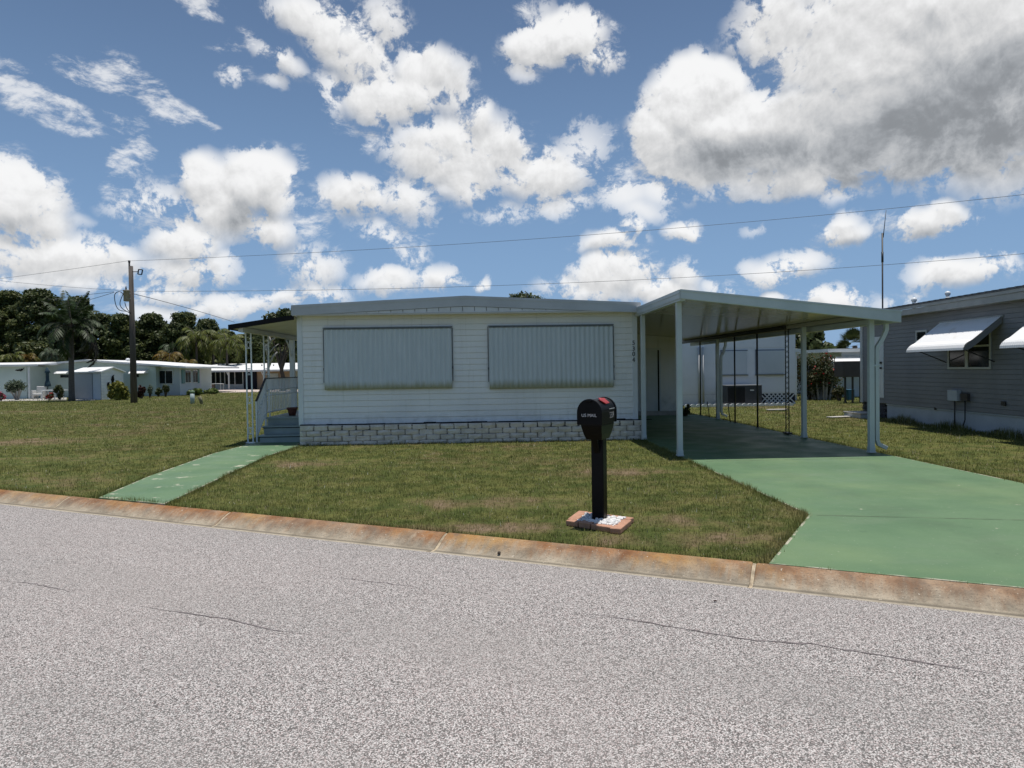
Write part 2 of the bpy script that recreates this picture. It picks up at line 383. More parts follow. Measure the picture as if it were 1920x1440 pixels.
def blockmat():
    mt, nt, b = NT('split_face_block'); p = wpos(nt)
    c = mixc(nt, ramp(nt, noise(nt, p, 5, 5, .65), .3, .7), (.74,.68,.59), (.54,.49,.42))
    c = mixc(nt, ramp(nt, noise(nt, p, 3.1, 6, .75), .58, .66, 0, .75), c, (.72,.70,.66))
    nt.links.new(c, b.inputs['Base Color']); b.inputs['Roughness'].default_value = .92
    bn = nd(nt, 'ShaderNodeBump', {'Strength': .9, 'Distance': .02, 'Height': noise(nt, p, 35, 6, .7)}); nt.links.new(bn.outputs[0], b.inputs['Normal'])
    return mt
BLOCK = blockmat()
def shuttermat():
    mt, nt, b = NT('grey_aluminium_shutter'); p = wpos(nt)
    sx = nd(nt, 'ShaderNodeSeparateXYZ', {0: p})
    st = nd(nt, 'ShaderNodeMapping', {'Vector': p, 'Scale': (7, 1, .5)}).outputs[0]
    c = mixc(nt, ramp(nt, noise(nt, st, 2.5, 5, .6), .3, .7), (.60,.645,.65), (.53,.575,.58))
    mil = math_(nt, 'ADD', sx.outputs[2], math_(nt, 'MULTIPLY_ADD', noise(nt, st, 3, 5, .7), .22, -.11))
    c = mixc(nt, ramp(nt, mil, 1.17, 1.36, .8, 0), c, (.30,.30,.19))          # mildew along the lower lip
    nt.links.new(c, b.inputs['Base Color']); b.inputs['Roughness'].default_value = .45
    return mt
SHUT = shuttermat()
def awnmat():
    mt, nt, b = NT('white_ribbed_awning'); p = wpos(nt)
    c = mixc(nt, ramp(nt, noise(nt, p, 3, 6, .65), .52, .75, 0, .6), (.78,.78,.77), (.60,.55,.46))
    nt.links.new(c, b.inputs['Base Color']); b.inputs['Roughness'].default_value = .45; return mt
AWN = awnmat()

# ------------------------------------------------------------------ ground
KT = Vector((.891, -.4535, 0)).normalized(); KN = Vector((-KT.y, KT.x, 0))
K0, K1 = 5.42, 5.81                          # road edge and lawn edge, measured along KN
def kp(s, o, z=0.0): p = KT*s + KN*o; return Vector((p.x, p.y, z))

offs = [K1-.01, 6.5, 8, 11, 15, 20, 26, 32, 38, 45, 55, 70, 100, 180, 400, 1500]
ss = [-1500, -400, -150, -90, -60, -40, -25, -12, 0, 12, 25, 40, 60, 90, 150, 400, 1500]
g = MB(); vs = []
for o in offs:
    for s_ in ss:
        p = kp(s_, o); vs.append((p.x, p.y, gz(p.y) - .004))
w = len(ss)
g.add(vs, [(j*w+i, j*w+i+1, (j+1)*w+i+1, (j+1)*w+i) for j in range(len(offs)-1) for i in range(w-1)])
far = [kp(-1500, -1500, -.01), kp(1500, -1500, -.01), kp(1500, -1.99, -.01), kp(-1500, -1.99, -.01)]
g.add(far, [(0,1,2,3)])
tag(g.build('ground', SOIL), kind='structure')

r = MB()
r.add([kp(-800, -1.6, -.09), kp(800, -1.6, -.09), kp(800, K0+.01, -.09), kp(-800, K0+.01, -.09)], [(0,1,2,3)])
def crack(pts, wd):
    P = [G(x, y, -.087) for x, y in pts]; Q = []
    for a, b_ in zip(P, P[1:]):
        n = max(2, int((b_-a).length/.05))
        for i in range(n):
            Q.append(a.lerp(b_, i/n) + Vector((0, random.gauss(0, .006), 0)))
    for i in range(len(Q)-1):
        t = min(1, min(i, len(Q)-2-i)/8+.15); h = Vector((0, wd*t*random.uniform(.4, 1.2), 0))
        r.add([Q[i]-h, Q[i+1]-h, Q[i+1]+h, Q[i]+h], [(0,1,2,3)], 1)
crack([(265,1136),(330,1147),(440,1162),(500,1179),(590,1191)], .007)
crack([(625,1081),(690,1089),(750,1096),(805,1105)], .009)
crack([(1085,1148),(1180,1161),(1290,1180),(1400,1198),(1520,1207),(1640,1226),(1780,1250),(1915,1270)], .009)
crack([(0,1088),(60,1094),(150,1112)], .006)
tag(r.build('road', [roadmat(), crackmat()]), kind='structure')

# kerb: one rounded section per 2.78 m bay, tooled joints between bays
prof = [(0,-.092),(.03,-.089),(.10,-.102),(.16,-.098),(.21,-.075),(.27,-.035),(.32,-.010),(.36,.004),(.395,.004),(.40,-.03),(.40,-.2),(0,-.2)]
def kerb(flip):
    k = MB(); bay = 2.776; n = len(prof)
    for i in range(-60, 60):
        s0, s1 = -.641 + i*bay + .013, -.641 + (i+1)*bay - .013
        jz = random.uniform(-.004, .004)
        vs = [(s_, y, z + (jz if z > -.08 else 0)) for s_ in (s0, s1) for y, z in prof]
        fs = [(j, j+1, n+j+1, n+j) for j in range(n-1)] + [tuple(reversed(range(n))), tuple(range(n, 2*n))]
        k.add(vs, [tuple(reversed(f)) for f in fs])
        k.add([(s1, y, z-.007) for y, z in prof] + [(s1+.026, y, z-.008) for y, z in prof], [tuple(reversed((j, j+1, n+j+1, n+j))) for j in range(n-1)], 1)
    me = k.mesh('curb'); me.materials.append(CURB); me.materials.append(JOINT)
    o = bpy.data.objects.new('curb', me); COL.objects.link(o)
    p = kp(0, -1.6 if flip else K0); o.location = p
    o.rotation_euler = (0, 0, math.atan2(KT.y, KT.x) + (PI if flip else 0))
    md = o.modifiers.new('edge', 'BEVEL'); md.width = .012; md.segments = 2; md.limit_method = 'ANGLE'; md.angle_limit = .7
    tag(o, kind='structure')
CURB = curbmat(); JOINT = M('pale_joint_sand', (.50,.41,.28), (.24,.19,.13), rough=.95, scale=14)
kerb(False); kerb(True)

def slab(name, poly, z0, z1, mats, inset=.05):
    bm = bmesh.new(); vs = [bm.verts.new((p[0], p[1], z1)) for p in poly]; f = bm.faces.new(vs)
    if f.normal.z < 0: f.normal_flip()
    bm.normal_update()
    if f.normal.z < 0: bmesh.ops.reverse_faces(bm, faces=[f])
    if inset:
        rs = bmesh.ops.inset_region(bm, faces=[f], thickness=inset, use_boundary=True, use_even_offset=True)
        for q in rs['faces']: q.material_index = 1
    be = [e for e in bm.edges if len(e.link_faces) == 1]
    ex = bmesh.ops.extrude_edge_only(bm, edges=be)
    for v in ex['geom']:
        if isinstance(v, bmesh.types.BMVert): v.co.z = z0
        elif isinstance(v, bmesh.types.BMFace): v.material_index = 1 if inset else 0
    bmesh.ops.recalc_face_normals(bm, faces=bm.faces)
    me = bpy.data.meshes.new(name); bm.to_mesh(me); bm.free()
    return tag(place(name, me, mats), kind='structure')
DRV = [(3.27,22.45),(3.27,7.16),(2.16,K1/.891-2.16*KN.x/KN.y+.0),(9.6,(K1-9.6*KN.x)/KN.y),(6.75,7.0),(6.72,22.45)]
DRV = [(x, (K1+.004-x*KN.x)/KN.y) if i in (2, 3) else (x, y) for i, (x, y) in enumerate(DRV)]
drive = slab('driveway', DRV, -.15, .0055, [GREENP, EDGE], .022)
wl = [G(x, y, 0) for x, y in ((195,934),(280,895),(400,852),(457,837))]
wr = [G(x, y, 0) for x, y in ((560,838),(500,857),(430,890),(375,917),(327,944))]
wl[0] = kp(wl[0].dot(KT), K1); wr[-1] = kp(wr[-1].dot(KT), K1)
WALK = [(p.x, p.y) for p in wl] + [(-5.26,15.9),(-4.06,15.9),(-4.08,15.2)] + [(p.x, p.y) for p in wr]
slab('path', WALK, -.15, .020, [GREENW, EDGE], .025)
d = MB()                                     # the joint sawn across the driveway and the small one at the carport mouth
def seam(a, b_, w_):
    a, b_ = Vector(a), Vector(b_); n = 40
    for i in range(n):
        p, q = a.lerp(b_, i/n), a.lerp(b_, (i+1)/n); h = Vector((0, w_*random.uniform(.4, 1.1), 0))
        d.add([p-h, q-h, q+h, p+h], [(0,1,2,3)])
seam((3.33,7.12,.009), (6.65,6.35,.009), .006); seam((3.5,11.38,.009), (6.2,11.36,.009), .007)
d.build('saw_joint', M('joint_dirt', (.06,.075,.05), (.16,.17,.11), rough=.95, scale=5), drive)

def text_mesh(body, size, depth=.001):
    cu = bpy.data.curves.new('t', 'FONT'); cu.body = body; cu.size = size; cu.extrude = depth; cu.align_x = 'CENTER'; cu.align_y = 'CENTER'
    o = bpy.data.objects.new('t', cu); COL.objects.link(o)
    dg = bpy.context.evaluated_depsgraph_get(); me = bpy.data.meshes.new_from_object(o.evaluated_get(dg))
    bpy.data.objects.remove(o); return me
def put_text(name, body, size, org, ax, ay, mat, parent, sx=1.0, depth=.001):
    me = text_mesh(body, size, depth); ax, ay = Vector(ax).normalized(), Vector(ay).normalized()
    m_ = Matrix((ax*sx, ay, ax.cross(ay))).transposed().to_4x4(); m_.translation = Vector(org)
    me.transform(m_); me.materials.clear(); return place(name, me, mat, parent)

# ------------------------------------------------------------------ the white house
WY, HX0, HX1, HB = 15.30, -4.04, 3.21, 22.9
ZB, ZE = .42, 2.76
h = thing('mobile_home', 'white clapboard mobile home with two closed grey shutters behind the front lawn', 'house', ((HX0+HX1)/2, WY, 0))
b = MB(); b.siding((HX0, WY), (HX1, WY), ZB, ZE, .124, .014)
b.siding((HX1, WY), (HX1, 27), ZB, ZE); b.siding((HX1, 27), (HX0, 27), ZB, ZE); b.siding((HX0, 27), (HX0, WY), ZB, ZE)
b.box(HX0+.02, HX1-.02, WY+.02, 26.98, 0.02, ZE-.01)
b.build('wall', WHITE, h)
for x in (HX0, HX1):
    t = MB(); sg = 1 if x > 0 else -1
    t.box(x-.085 if sg > 0 else x-.022, x+.022 if sg > 0 else x+.085, WY-.024, WY+.001, ZB-.015, ZE)
    t.box(x+.001*sg if sg > 0 else x-.022, x+.022 if sg > 0 else x-.001, WY+.002, WY+.10, ZB-.015, ZE)
    t.build('corner_trim', TRIM, h, bevel=.004)
# roof: shallow gable with a deep metal fascia
FY = 15.0
pk = at(872, 555, FY); le = at(547, 573, FY); re = at(1200, 567.5, FY)
LX, RX, PX = le.x, re.x, pk.x
t = MB(); th = .03
t.prism([(LX, FY, le.z-th), (PX, FY, pk.z-th), (RX, FY, re.z-th), (RX, FY, re.z), (PX, FY, pk.z), (LX, FY, le.z)], (0, 12.4, 0))
roof = t.build('roof', ROOFW, h)
fh = .205
t = MB()
t.prism([(LX, FY-.012, le.z-.005-fh), (PX, FY-.012, pk.z-.005-fh), (RX, FY-.012, re.z-.005-fh), (RX, FY-.012, re.z-.006), (PX, FY-.012, pk.z-.006), (LX, FY-.012, le.z-.006)], (0, .010, 0))
t.prism([(LX-.006, FY-.02, le.z-.05), (PX, FY-.02, pk.z-.05), (RX+.006, FY-.02, re.z-.05), (RX+.006, FY-.02, re.z+.006), (PX, FY-.02, pk.z+.006), (LX-.006, FY-.02, le.z+.006)], (0, .007, 0))
t.box(LX-.014, LX-.002, FY-.012, FY+12.3, le.z-.2, le.z-.006); t.box(RX+.002, RX+.014, FY-.012, FY+12.3, re.z-.2, re.z-.006)
t.build('fascia', TRIMG, h)
t = MB(); zs = ZE+.001                        # gable infill of narrow upright boards
nb_ = 24; x0, x1 = LX+.55, RX-.75
def gab(x): return (le.z + (pk.z-le.z)*(x-LX)/(PX-LX) if x < PX else pk.z + (re.z-pk.z)*(x-PX)/(RX-PX)) - fh - .012
for i in range(nb_):
    xa, xb = x0+(x1-x0)*i/nb_+.009, x0+(x1-x0)*(i+1)/nb_-.009
    za, zb = max(gab(xa), zs+.004), max(gab(xb), zs+.004)
    t.prism([(xa, FY+.006, zs), (xb, FY+.006, zs), (xb, FY+.006, zb), (xa, FY+.006, za)], (0, .012, 0))
t.box(LX+.1, RX-.1, FY+.02, FY+.03, zs, zs+.03)
t.prism([(LX+.05, FY+.02, zs+.031), (RX-.05, FY+.02, zs+.031), (RX-.05, FY+.02, gab(RX-.05)+.1), (PX, FY+.02, pk.z-fh+.09), (LX+.05, FY+.02, gab(LX+.05)+.1)], (0, .008, 0), 1)
t.build('gable_panel', [M('gable_board_paint', (.70,.71,.71), rough=.5), M('gable_gap', (.34,.34,.34), rough=.9)], h)
t = MB(); t.box(LX+.01, RX-.01, FY, WY-.016, ZE-.012, ZE-.002)
for i in range(24): t.box(LX+.05+i*.31, LX+.056+i*.31, FY+.01, WY-.02, ZE-.018, ZE-.012)
t.box(LX+.01, RX-.01, FY-.002, FY+.02, ZE-.035, ZE-.013)
t.build('soffit', SOFFIT, h)

def shutter(x0, x1, z0, z1):
    """a ribbed metal awning folded down flat over its window"""
    n = int((x1-x0)/.0172); wv = []
    prof = [(z1, .060), (z1-.25, .068), (z0+.30, .098), (z0+.16, .106), (z0+.09, .106), (z0+.04, .095), (z0+.01, .072), (z0, .045)]
    for i in range(n+1):
        x = x0 + (x1-x0)*i/n; ph = (i % 6); d_ = .0 if ph in (0, 1) else (.016 if ph in (3, 4) else .008)
        if ph == 1: d_ = -.003
        wv.append((x, d_))
    v = [(x, WY - y - d_, z) for x, d_ in wv for z, y in prof]; q = len(prof)
    t = MB(); t.add(v, [(i*q+j+1, i*q+j, (i+1)*q+j, (i+1)*q+j+1) for i in range(n) for j in range(q-1)], 0)
    for x in (x0-.004, x1+.004):              # closed sides
        t.prism([(x-.004, WY-y, z) for z, y in prof] + [(x-.004, WY-.018, z0+.01), (x-.004, WY-.018, z1)], (.008, 0, 0))
    o = t.build('shutter', SHUT, h)
    f = MB(); f.box(x0-.03, x1+.03, WY-.072, WY-.016, z1+.012, z1+.03); f.box(x0-.01, x1+.01, WY-.085, WY-.04, z1-.014, z1-.002)
    f.build('hinge_rail', M('dark_rail', (.16,.18,.19), rough=.5), o)
    for x in (x0-.028, x1+.028):
        f = MB(); f.bar((x, WY-.03, z1), (x, WY-.03, z0+.35), .014); f.bar((x, WY-.02, z0+.36), (x, WY-.06, z0+.16), .016); f.box(x-.012, x+.012, WY-.05, WY-.015, z0+.42, z0+.47)
        f.build('side_arm', M('dark_arm', (.12,.13,.14), rough=.5), o)
a, c = at(607, 617, WY-.1), at(847, 728, WY-.1); shutter(a.x, c.x, c.z, a.z)
a, c = at(917, 613, WY-.1), at(1150, 726, WY-.1); shutter(a.x, c.x, c.z, a.z)
for ch, py in zip('5304', (643, 654, 664, 675)):
    p = at(1189, py, WY-.03)
    put_text('house_number', ch, .135, (p.x-.012, WY-.030, p.z), (1,0,0), (0,0,1), NUMB, h, depth=.004)

# stacked split-face blocks under the siding
bw = thing('block_wall', 'low wall of weathered split-face blocks along the foot of the white house', 'wall', (-.4, 15.1, 0))
t = MB(); ch = .112
for cs in range(4):
    y = 15.02 + cs*.014; x = -3.99 + (cs % 2)*.15 - .15; z0 = -.03 + cs*ch
    while x < 3.30:
        w_ = .295; xa, xb = max(x, -3.99)+random.uniform(.001, .005), min(x+w_, 3.30)-random.uniform(.001, .004)
        if xb-xa > .05:
            j = random.uniform(-.010, .010); jz = random.uniform(-.004, .004); u = .018
            p = [(xa, y+j+.03), (xa+u, y+j+.004), ((xa+xb)/2, y+j-.012), (xb-u, y+j+.004), (xb, y+j+.03), (xb, 15.26), (xa, 15.26)]
            n = len(p); ch_ = ch*random.uniform(.96, 1.0); rows = [(z0+.001, .004), (z0+.014, -.006), (z0+ch*.55, random.uniform(-.02, -.004)), (z0+ch-.018, random.uniform(-.012, .0)), (z0+ch-.003+jz, .008)]
            V = []
            for zz, iy in rows: V += [(q[0]+random.uniform(-.003, .003)*(k < 5), q[1] + (iy+random.uniform(-.008, .008) if k < 5 else 0), zz) for k, q in enumerate(p)]
            F = [(rr*n+k, rr*n+(k+1) % n, (rr+1)*n+(k+1) % n, (rr+1)*n+k) for rr in range(4) for k in range(n)] + [tuple(range(4*n, 5*n)), tuple(reversed(range(n)))]
            t.add(V, F)
        x += w_
t.box(-3.96, 3.27, 15.07, 15.25, -.05, 3.6*ch, 1)
t.build('blocks', [BLOCK, M('shadowed_backing', (.10,.092,.08), rough=.95)], bw)
t = MB(); x = -4.0                            # torn black vapour strip showing above the blocks
while x < 3.1:
    w_ = random.uniform(.1, .5); hgt = random.uniform(.004, .028); t.box(x, x+w_, 15.12, 15.2, 4*ch-.032, 4*ch-.026+hgt); x += w_
t.build('flashing_strip', BLACK, bw)

# ------------------------------------------------------------------ carport
CX0, CX1, CY0, CY1 = 3.19, 6.90, 11.65, 23.6
ZL, ZR = 2.675, 2.235                         # fascia bottom on the high and the low side
cp = thing('carport', 'flat white carport with glossy ceiling over the dark shaded end of the green driveway', 'carport', (5, 15, .02))
def zc(x): return ZL + .085 + (ZR + .15 - ZL - .085)*(x-CX0)/(CX1-CX0)
t = MB(); pan = .305; y = CY0 + .012
while y < CY1:
    e = min(y+pan, CY1)
    for ya, yb, dz in ((y, y+.012, .012), (y+.012, y+.10, 0), (y+.10, y+.112, .006), (y+.112, y+.2, 0), (y+.2, y+.212, .006), (y+.212, e, 0)):
        if yb <= ya: continue
        t.add([(CX0+.01, ya, zc(CX0)+dz), (CX1-.01, ya, zc(CX1)+dz), (CX1-.01, yb, zc(CX1)+dz), (CX0+.01, yb, zc(CX0)+dz)], [(0,3,2,1)])
        if dz: t.add([(CX0+.01, ya, zc(CX0)), (CX1-.01, ya, zc(CX1)), (CX1-.01, ya, zc(CX1)+dz), (CX0+.01, ya, zc(CX0)+dz)], [(0,1,2,3)]); t.add([(CX0+.01, yb, zc(CX0)), (CX1-.01, yb, zc(CX1)), (CX1-.01, yb, zc(CX1)+dz), (CX0+.01, yb, zc(CX0)+dz)], [(0,3,2,1)])
    y += pan
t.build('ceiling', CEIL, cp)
t = MB(); t.prism([(CX0+.01, CY0+.01, zc(CX0)+.02), (CX1-.01, CY0+.01, zc(CX1)+.02), (CX1-.01, CY0+.01, zc(CX1)+.045), (CX0+.01, CY0+.01, zc(CX0)+.045)], (0, CY1-CY0-.02, 0))
t.build('roof', ROOFW, cp)
t = MB(); fz = .185
t.prism([(CX0, CY0-.01, ZL), (CX1, CY0-.01, ZR), (CX1, CY0-.01, ZR+fz), (CX0, CY0-.01, ZL+fz-.04)], (0, .014, 0))
t.prism([(CX0-.008, CY0-.02, ZL+fz-.065), (CX1+.008, CY0-.02, ZR+fz-.02), (CX1+.008, CY0-.02, ZR+fz+.008), (CX0-.008, CY0-.02, ZL+fz-.035)], (0, .009, 0))
t.prism([(CX0, CY0-.001, ZL-.006), (CX1, CY0-.001, ZR-.006), (CX1, CY0-.001, ZR), (CX0, CY0-.001, ZL)], (0, .05, 0))
t.build('front_fascia', POSTM, cp)
t = MB(); t.box(CX0-.012, CX0, CY0+.005, CY1, ZL, ZL+.14); t.box(CX0-.022, CX0-.013, CY0+.005, CY1, ZL+.085, ZL+.145); t.box(CX0+.001, CX0+.09, CY0+.03, CY1, ZL-.035, ZL+.03)
t.build('side_beam', POSTM, cp)
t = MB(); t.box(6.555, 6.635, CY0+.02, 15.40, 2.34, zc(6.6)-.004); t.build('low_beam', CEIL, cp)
t = MB(); t.box(6.54, 6.65, 15.402, CY1+1.3, 2.325, zc(6.65)-.004); t.build('dark_beam', DARKM, cp)
t = MB(); t.box(CX1-.13, CX1-.004, CY0+.006, CY1, ZR-.002, ZR+.012); t.box(CX1-.13, CX1-.118, CY0+.006, CY1, ZR+.013, ZR+.10); t.box(CX1-.003, CX1+.006, CY0+.006, CY1, ZR, ZR+.185)
t.build('gutter', POSTM, cp)
def post(x, y, zt, w_=.088, mat=POSTM):
    t = MB(); t.box(x-w_/2, x+w_/2, y-w_/2, y+w_/2, .045, zt)
    o = t.build('post', mat, cp, bevel=.006)
    t = MB(); t.box(x-w_/2-.012, x+w_/2+.012, y-w_/2-.012, y+w_/2+.012, .022, .044); t.box(x-w_/2-.004, x+w_/2+.004, y-w_/2-.004, y+w_/2+.004, .0445, .12)
    for k in (-1, 1): t.tube([(x+k*.02, y-w_/2-.002, .075), (x+k*.02, y-w_/2-.012, .075)], .006, 6)
    t.build('post_base', mat, o)
post(3.25, 12.0, 2.64); post(3.262, 14.86, 2.64); post(6.565, 11.98, 2.338); post(6.62, 14.70, 2.338); post(6.60, 20.25, 2.338)
for y in (17.25, 18.85, 21.95):
    t = MB(); t.tube([(6.61, y, .02), (6.61, y, 2.338)], .021, 8); t.tube([(6.61, y, .02), (6.61, y, .03)], .05, 8)
    t.build('pipe_post', DARKM, cp)
t = MB()                                      # open scrollwork post
for dy in (-.085, .085): t.box(6.608, 6.624, 15.52+dy-.008, 15.52+dy+.008, .02, 2.338)
t.box(6.56, 6.67, 15.40, 15.64, .0205, .055)
z = .12
while z < 2.3:
    pts = [(6.616, 15.52 + .07*math.sin(2*PI*k/10), z + .055 - .055*math.cos(2*PI*k/10)) for k in range(11)]
    t.tube(pts, .0045, 5, caps=False); z += .115
t.build('scroll_post', DARKM, cp)
def downspout(y, xg, xp, w_=.07):
    t = MB(); P = [(xg, y, ZR+.0), (xg, y, ZR-.10), (xg-.03, y, ZR-.18), (xp+.08, y, ZR-.30), (xp+.01, y, ZR-.40), (xp, y, ZR-.5), (xp, y, .24), (xp+.03, y, .16), (xp+.17, y, .09)]
    t.tube(P, w_*.68, 4); t.box(xp-w_/2-.03, xp+w_/2+.006, y-w_/2-.004, y+w_/2+.004, 1.5, 1.53)
    t.build('downspout', POSTM, cp, bevel=.006)
downspout(11.98, 6.835, 6.665); downspout(20.25, 6.835, 6.70)

# storage room closing the carport
sh = thing('storage_room', 'white storage room with wide double door at the back of the carport', 'shed', (4.7, 22.5, 0))
SXL, SXR, SY = 3.24, 6.02, 22.5
t = MB(); t.siding((SXL, SY), (4.60-.05, SY), .14, 2.36, .11, .010); t.siding((5.46+.05, SY), (SXR, SY), .14, 2.36, .11, .010); t.siding((4.55, SY), (5.51, SY), 2.10, 2.36, .11, .01)
t.siding((SXR, SY), (SXR, 23.4), .14, 2.42, .11, .01); t.prism([(SXL-.05, SY+.03, .14), (SXR-.012, SY+.03, .14), (SXR-.012, SY+.03, zc(SXR)-.004), (SXL-.05, SY+.03, zc(SXL)-.004)], (0, .9, 0)); t.prism([(SXL-.05, SY, 2.36), (SXR, SY, 2.36), (SXR, SY, zc(SXR)-.003), (SXL-.05, SY, zc(SXL)-.003)], (0, .029, 0))
t.build('wall', WHITE, sh)
t = MB(); t.box(SXL, SXR+.01, SY-.005, 23.4, .0, .138); t.build('footing', CONC, sh)
t = MB(); t.box(4.61, 5.40, SY+.004, SY+.03, .145, 2.09); t.box(5.41, 5.45, SY+.012, SY+.03, .145, 2.09, 1)
dr = t.build('door', [TRIM, BLACK], sh, bevel=.003)
t = MB(); t.tube([(4.66, SY+.003, 1.08), (4.66, SY-.05, 1.08)], .025, 10); t.build('handle', DARKM, dr)
t = MB(); t.box(4.55, 4.605, SY-.012, SY+.02, .14, 2.10); t.box(5.455, 5.51, SY-.012, SY+.02, .14, 2.10); t.box(4.55, 5.51, SY-.014, SY+.02, 2.1005, 2.15)
t.build('door_frame', TRIM, sh)

# ------------------------------------------------------------------ side porch
po = thing('side_porch', 'white side porch with black-edged roof and green steps left of the house', 'porch', (-4.7, 17, 0))
pl = at(430, 614, 15.12); pr_ = at(556, 592, 15.12); PXL, PXR, PY0, PY1 = pl.x, HX0-.03, 15.12, 20.1
zl, zr = pl.z-.005, 2.70
t = MB(); t.prism([(PXL, PY0, zl-.02), (PXR, PY0, zr-.02), (PXR, PY0, zr+.03), (PXL, PY0, zl+.03)], (0, PY1-PY0, 0)); t.build('roof', SOFFIT, po)
t = MB(); t.prism([(PXL-.02, PY0-.02, zl-.045), (PXR, PY0-.02, zr-.045), (PXR, PY0-.02, zr+.06), (PXL-.02, PY0-.02, zl+.06)], (0, .018, 0)); t.box(PXL-.02, PXL-.002, PY0, PY1, zl-.045, zl+.06); t.build('black_edging', BLACK, po)
t = MB(); bx = -5.2; zb = zl + (zr-zl)*(bx-PXL)/(PXR-PXL) - .022
t.box(bx-.05, bx+.05, PY0+.03, PY1-.02, zb-.10, zb); t.build('beam', SOFFIT, po)
def fancy(x, y, z0, zt):
    t = MB()
    for dx in (-.055, .055): t.box(x+dx-.013, x+dx+.013, y-.013, y+.013, z0, zt)
    t.box(x-.09, x+.09, y-.05, y+.05, z0, z0+.02)
    for fz in (.08, .36, .62, .86): 
        zz = z0 + (zt-z0)*fz
        t.box(x-.041, x+.041, y-.006, y+.006, zz, zz+.012); t.box(x-.041, x+.041, y-.006, y+.006, zz+.14, zz+.152)
        t.tube([(x+.03*math.sin(2*PI*k/10), y, zz+.076-.06*math.cos(2*PI*k/10)) for k in range(11)], .006, 5, caps=False)
    t.build('fancy_post', TRIM, po)
FZ = .54
fancy(-5.2, 15.62, .02, zb-.101); fancy(-5.2, 16.85, .02, zb-.101)
t = MB(); t.box(-5.24, -5.12, 18.92, 19.04, .02, zb-.101); t.build('square_post', TRIM, po, bevel=.006)
t = MB()                                      # curved bracket under the eave at the last post
t.tube([(-5.18, 18.7+.0*k, zb-.11-.0*k) if k == 0 else (-5.18-.42*math.sin(k/8*PI/2)*0, 18.9-.6*(1-k/8), zb-.12-.42*(k/8)**2) for k in range(9)], .02, 6)
t.build('bracket', TRIM, po)
t = MB(); t.box(-5.02, HX0-.026, 16.25, 19.3, .02, FZ-.035); t.box(-5.05, HX0-.026, 16.21, 19.32, FZ-.034, FZ); t.build('floor', GREENS, po)
for i in range(2):
    t = MB(); y0 = 15.65+i*.29; zt = .18*(i+1)
    t.box(-5.02, HX0-.028, y0+.03, 16.249, (.02 if i == 0 else .182), zt-.03); t.box(-5.05, HX0-.028, y0, y0+.34 if i == 0 else 16.2, zt-.029, zt)
    t.box(-5.045, HX0-.03, y0+.0295, y0+.0305, zt-.05, zt-.0295, 1); t.build('step', [GREENS, BLACK], po, bevel=.004)  # thin black strip under each nosing stands in for its shadow
t = MB(); RXX = -5.08                        # railing: sloped flight, level run, back run
A, B = Vector((RXX, 15.68, .93)), Vector((RXX, 16.35, 1.42)); Cc, D = Vector((RXX, 18.95, 1.42)), Vector((HX0-.03, 18.95, 1.42))
t.bar(A, B, .04, .022, 1); t.bar(B, Cc, .04, .022, 1); t.bar(Cc, D, .04, .022, 1)
t.bar(A - Vector((0,0,.78)), B - Vector((0,0,.78)), .026); t.bar((RXX, 16.35, .64), (RXX, 18.95, .64), .026); t.bar((RXX, 18.95, .64), (HX0-.03, 18.95, .64), .026)
t.bar(A - Vector((0,0,.3)), B - Vector((0,0,.3)), .018); t.bar((RXX, 16.35, 1.15), (RXX, 18.95, 1.15), .018); t.bar((RXX, 18.95, 1.15), (HX0-.03, 18.95, 1.15), .018)
def picks(p, q, n, dz0, dz1):
    for i in range(n):
        c_ = p.lerp(q, (i+.5)/n); t.bar(c_ + Vector((0,0,dz0)), c_ + Vector((0,0,dz1)), .022)
        t.lathe(c_ + Vector((0,0,(dz0+dz1)/2-.03)), [(.006,0),(.022,.02),(.022,.035),(.006,.055)], 6)
picks(A, B, 7, -.77, -.01); picks(B, Cc, 21, -.77, -.01); picks(Cc, D, 9, -.77, -.01)
for p in (A, B, Cc): t.bar((p.x, p.y, .03), (p.x, p.y, p.z-.005), .032)
t.build('railing', [TRIM, DARKM], po)
fx = at(548, 775, 16.75).x
fp = thing('flower_pot', 'dark red clay pot standing empty on the green porch floor', 'pot', (fx, 16.75, FZ))
t = MB(); t.lathe((fx, 16.75, FZ+.001), [(.072,0),(.108,.136),(.108,.14),(.124,.141),(.128,.188),(.112,.189),(.10,.144)], 20); t.build('pot', CLAY, fp)
t = MB(); t.lathe((fx, 16.75, FZ+.132), [(.0,0.0),(.102,.0),(.102,.010),(.0,.016)], 16); t.build('potting_soil', SOIL, fp)

# ------------------------------------------------------------------ mailbox
mc = Vector((1.085, 7.00, 0)); dF = -KN; dS = KT        # the door looks at the road; dS runs along the kerb
mbx = thing('mailbox', 'black plastic mailbox with folded red flag on a square post by the kerb', 'mailbox', mc)
def ml(s_, f_, z): return mc + dS*s_ + dF*f_ + Vector((0, 0, z))
t = MB(); pw = .062; t.prism([ml(-pw,-pw,0), ml(pw,-pw,0), ml(pw,pw,0), ml(-pw,pw,0)], (0,0,.90)); t.build('post', BLKPL, mbx, bevel=.008)
t = MB()                                      # tapered saddle below the box
def ring(hs, hf0, hf1, z): return [ml(-hs, hf0, z), ml(hs, hf0, z), ml(hs, hf1, z), ml(-hs, hf1, z)]
rr = [ring(.078, -.10, .15, .845), ring(.092, -.14, .19, .90), ring(.104, -.18, .235, .985), ring(.104, -.18, .235, 1.005)]
V = [p for q in rr for p in q]
t.add(V, [(0,1,2,3),(15,14,13,12)] + [(i*4+(k+1)%4, i*4+k, (i+1)*4+k, (i+1)*4+(k+1)%4) for i in range(3) for k in range(4)])
t.prism([ml(-.03, .06, .70), ml(-.03, .06, .86), ml(-.03, .16, .86)], dS*.06)
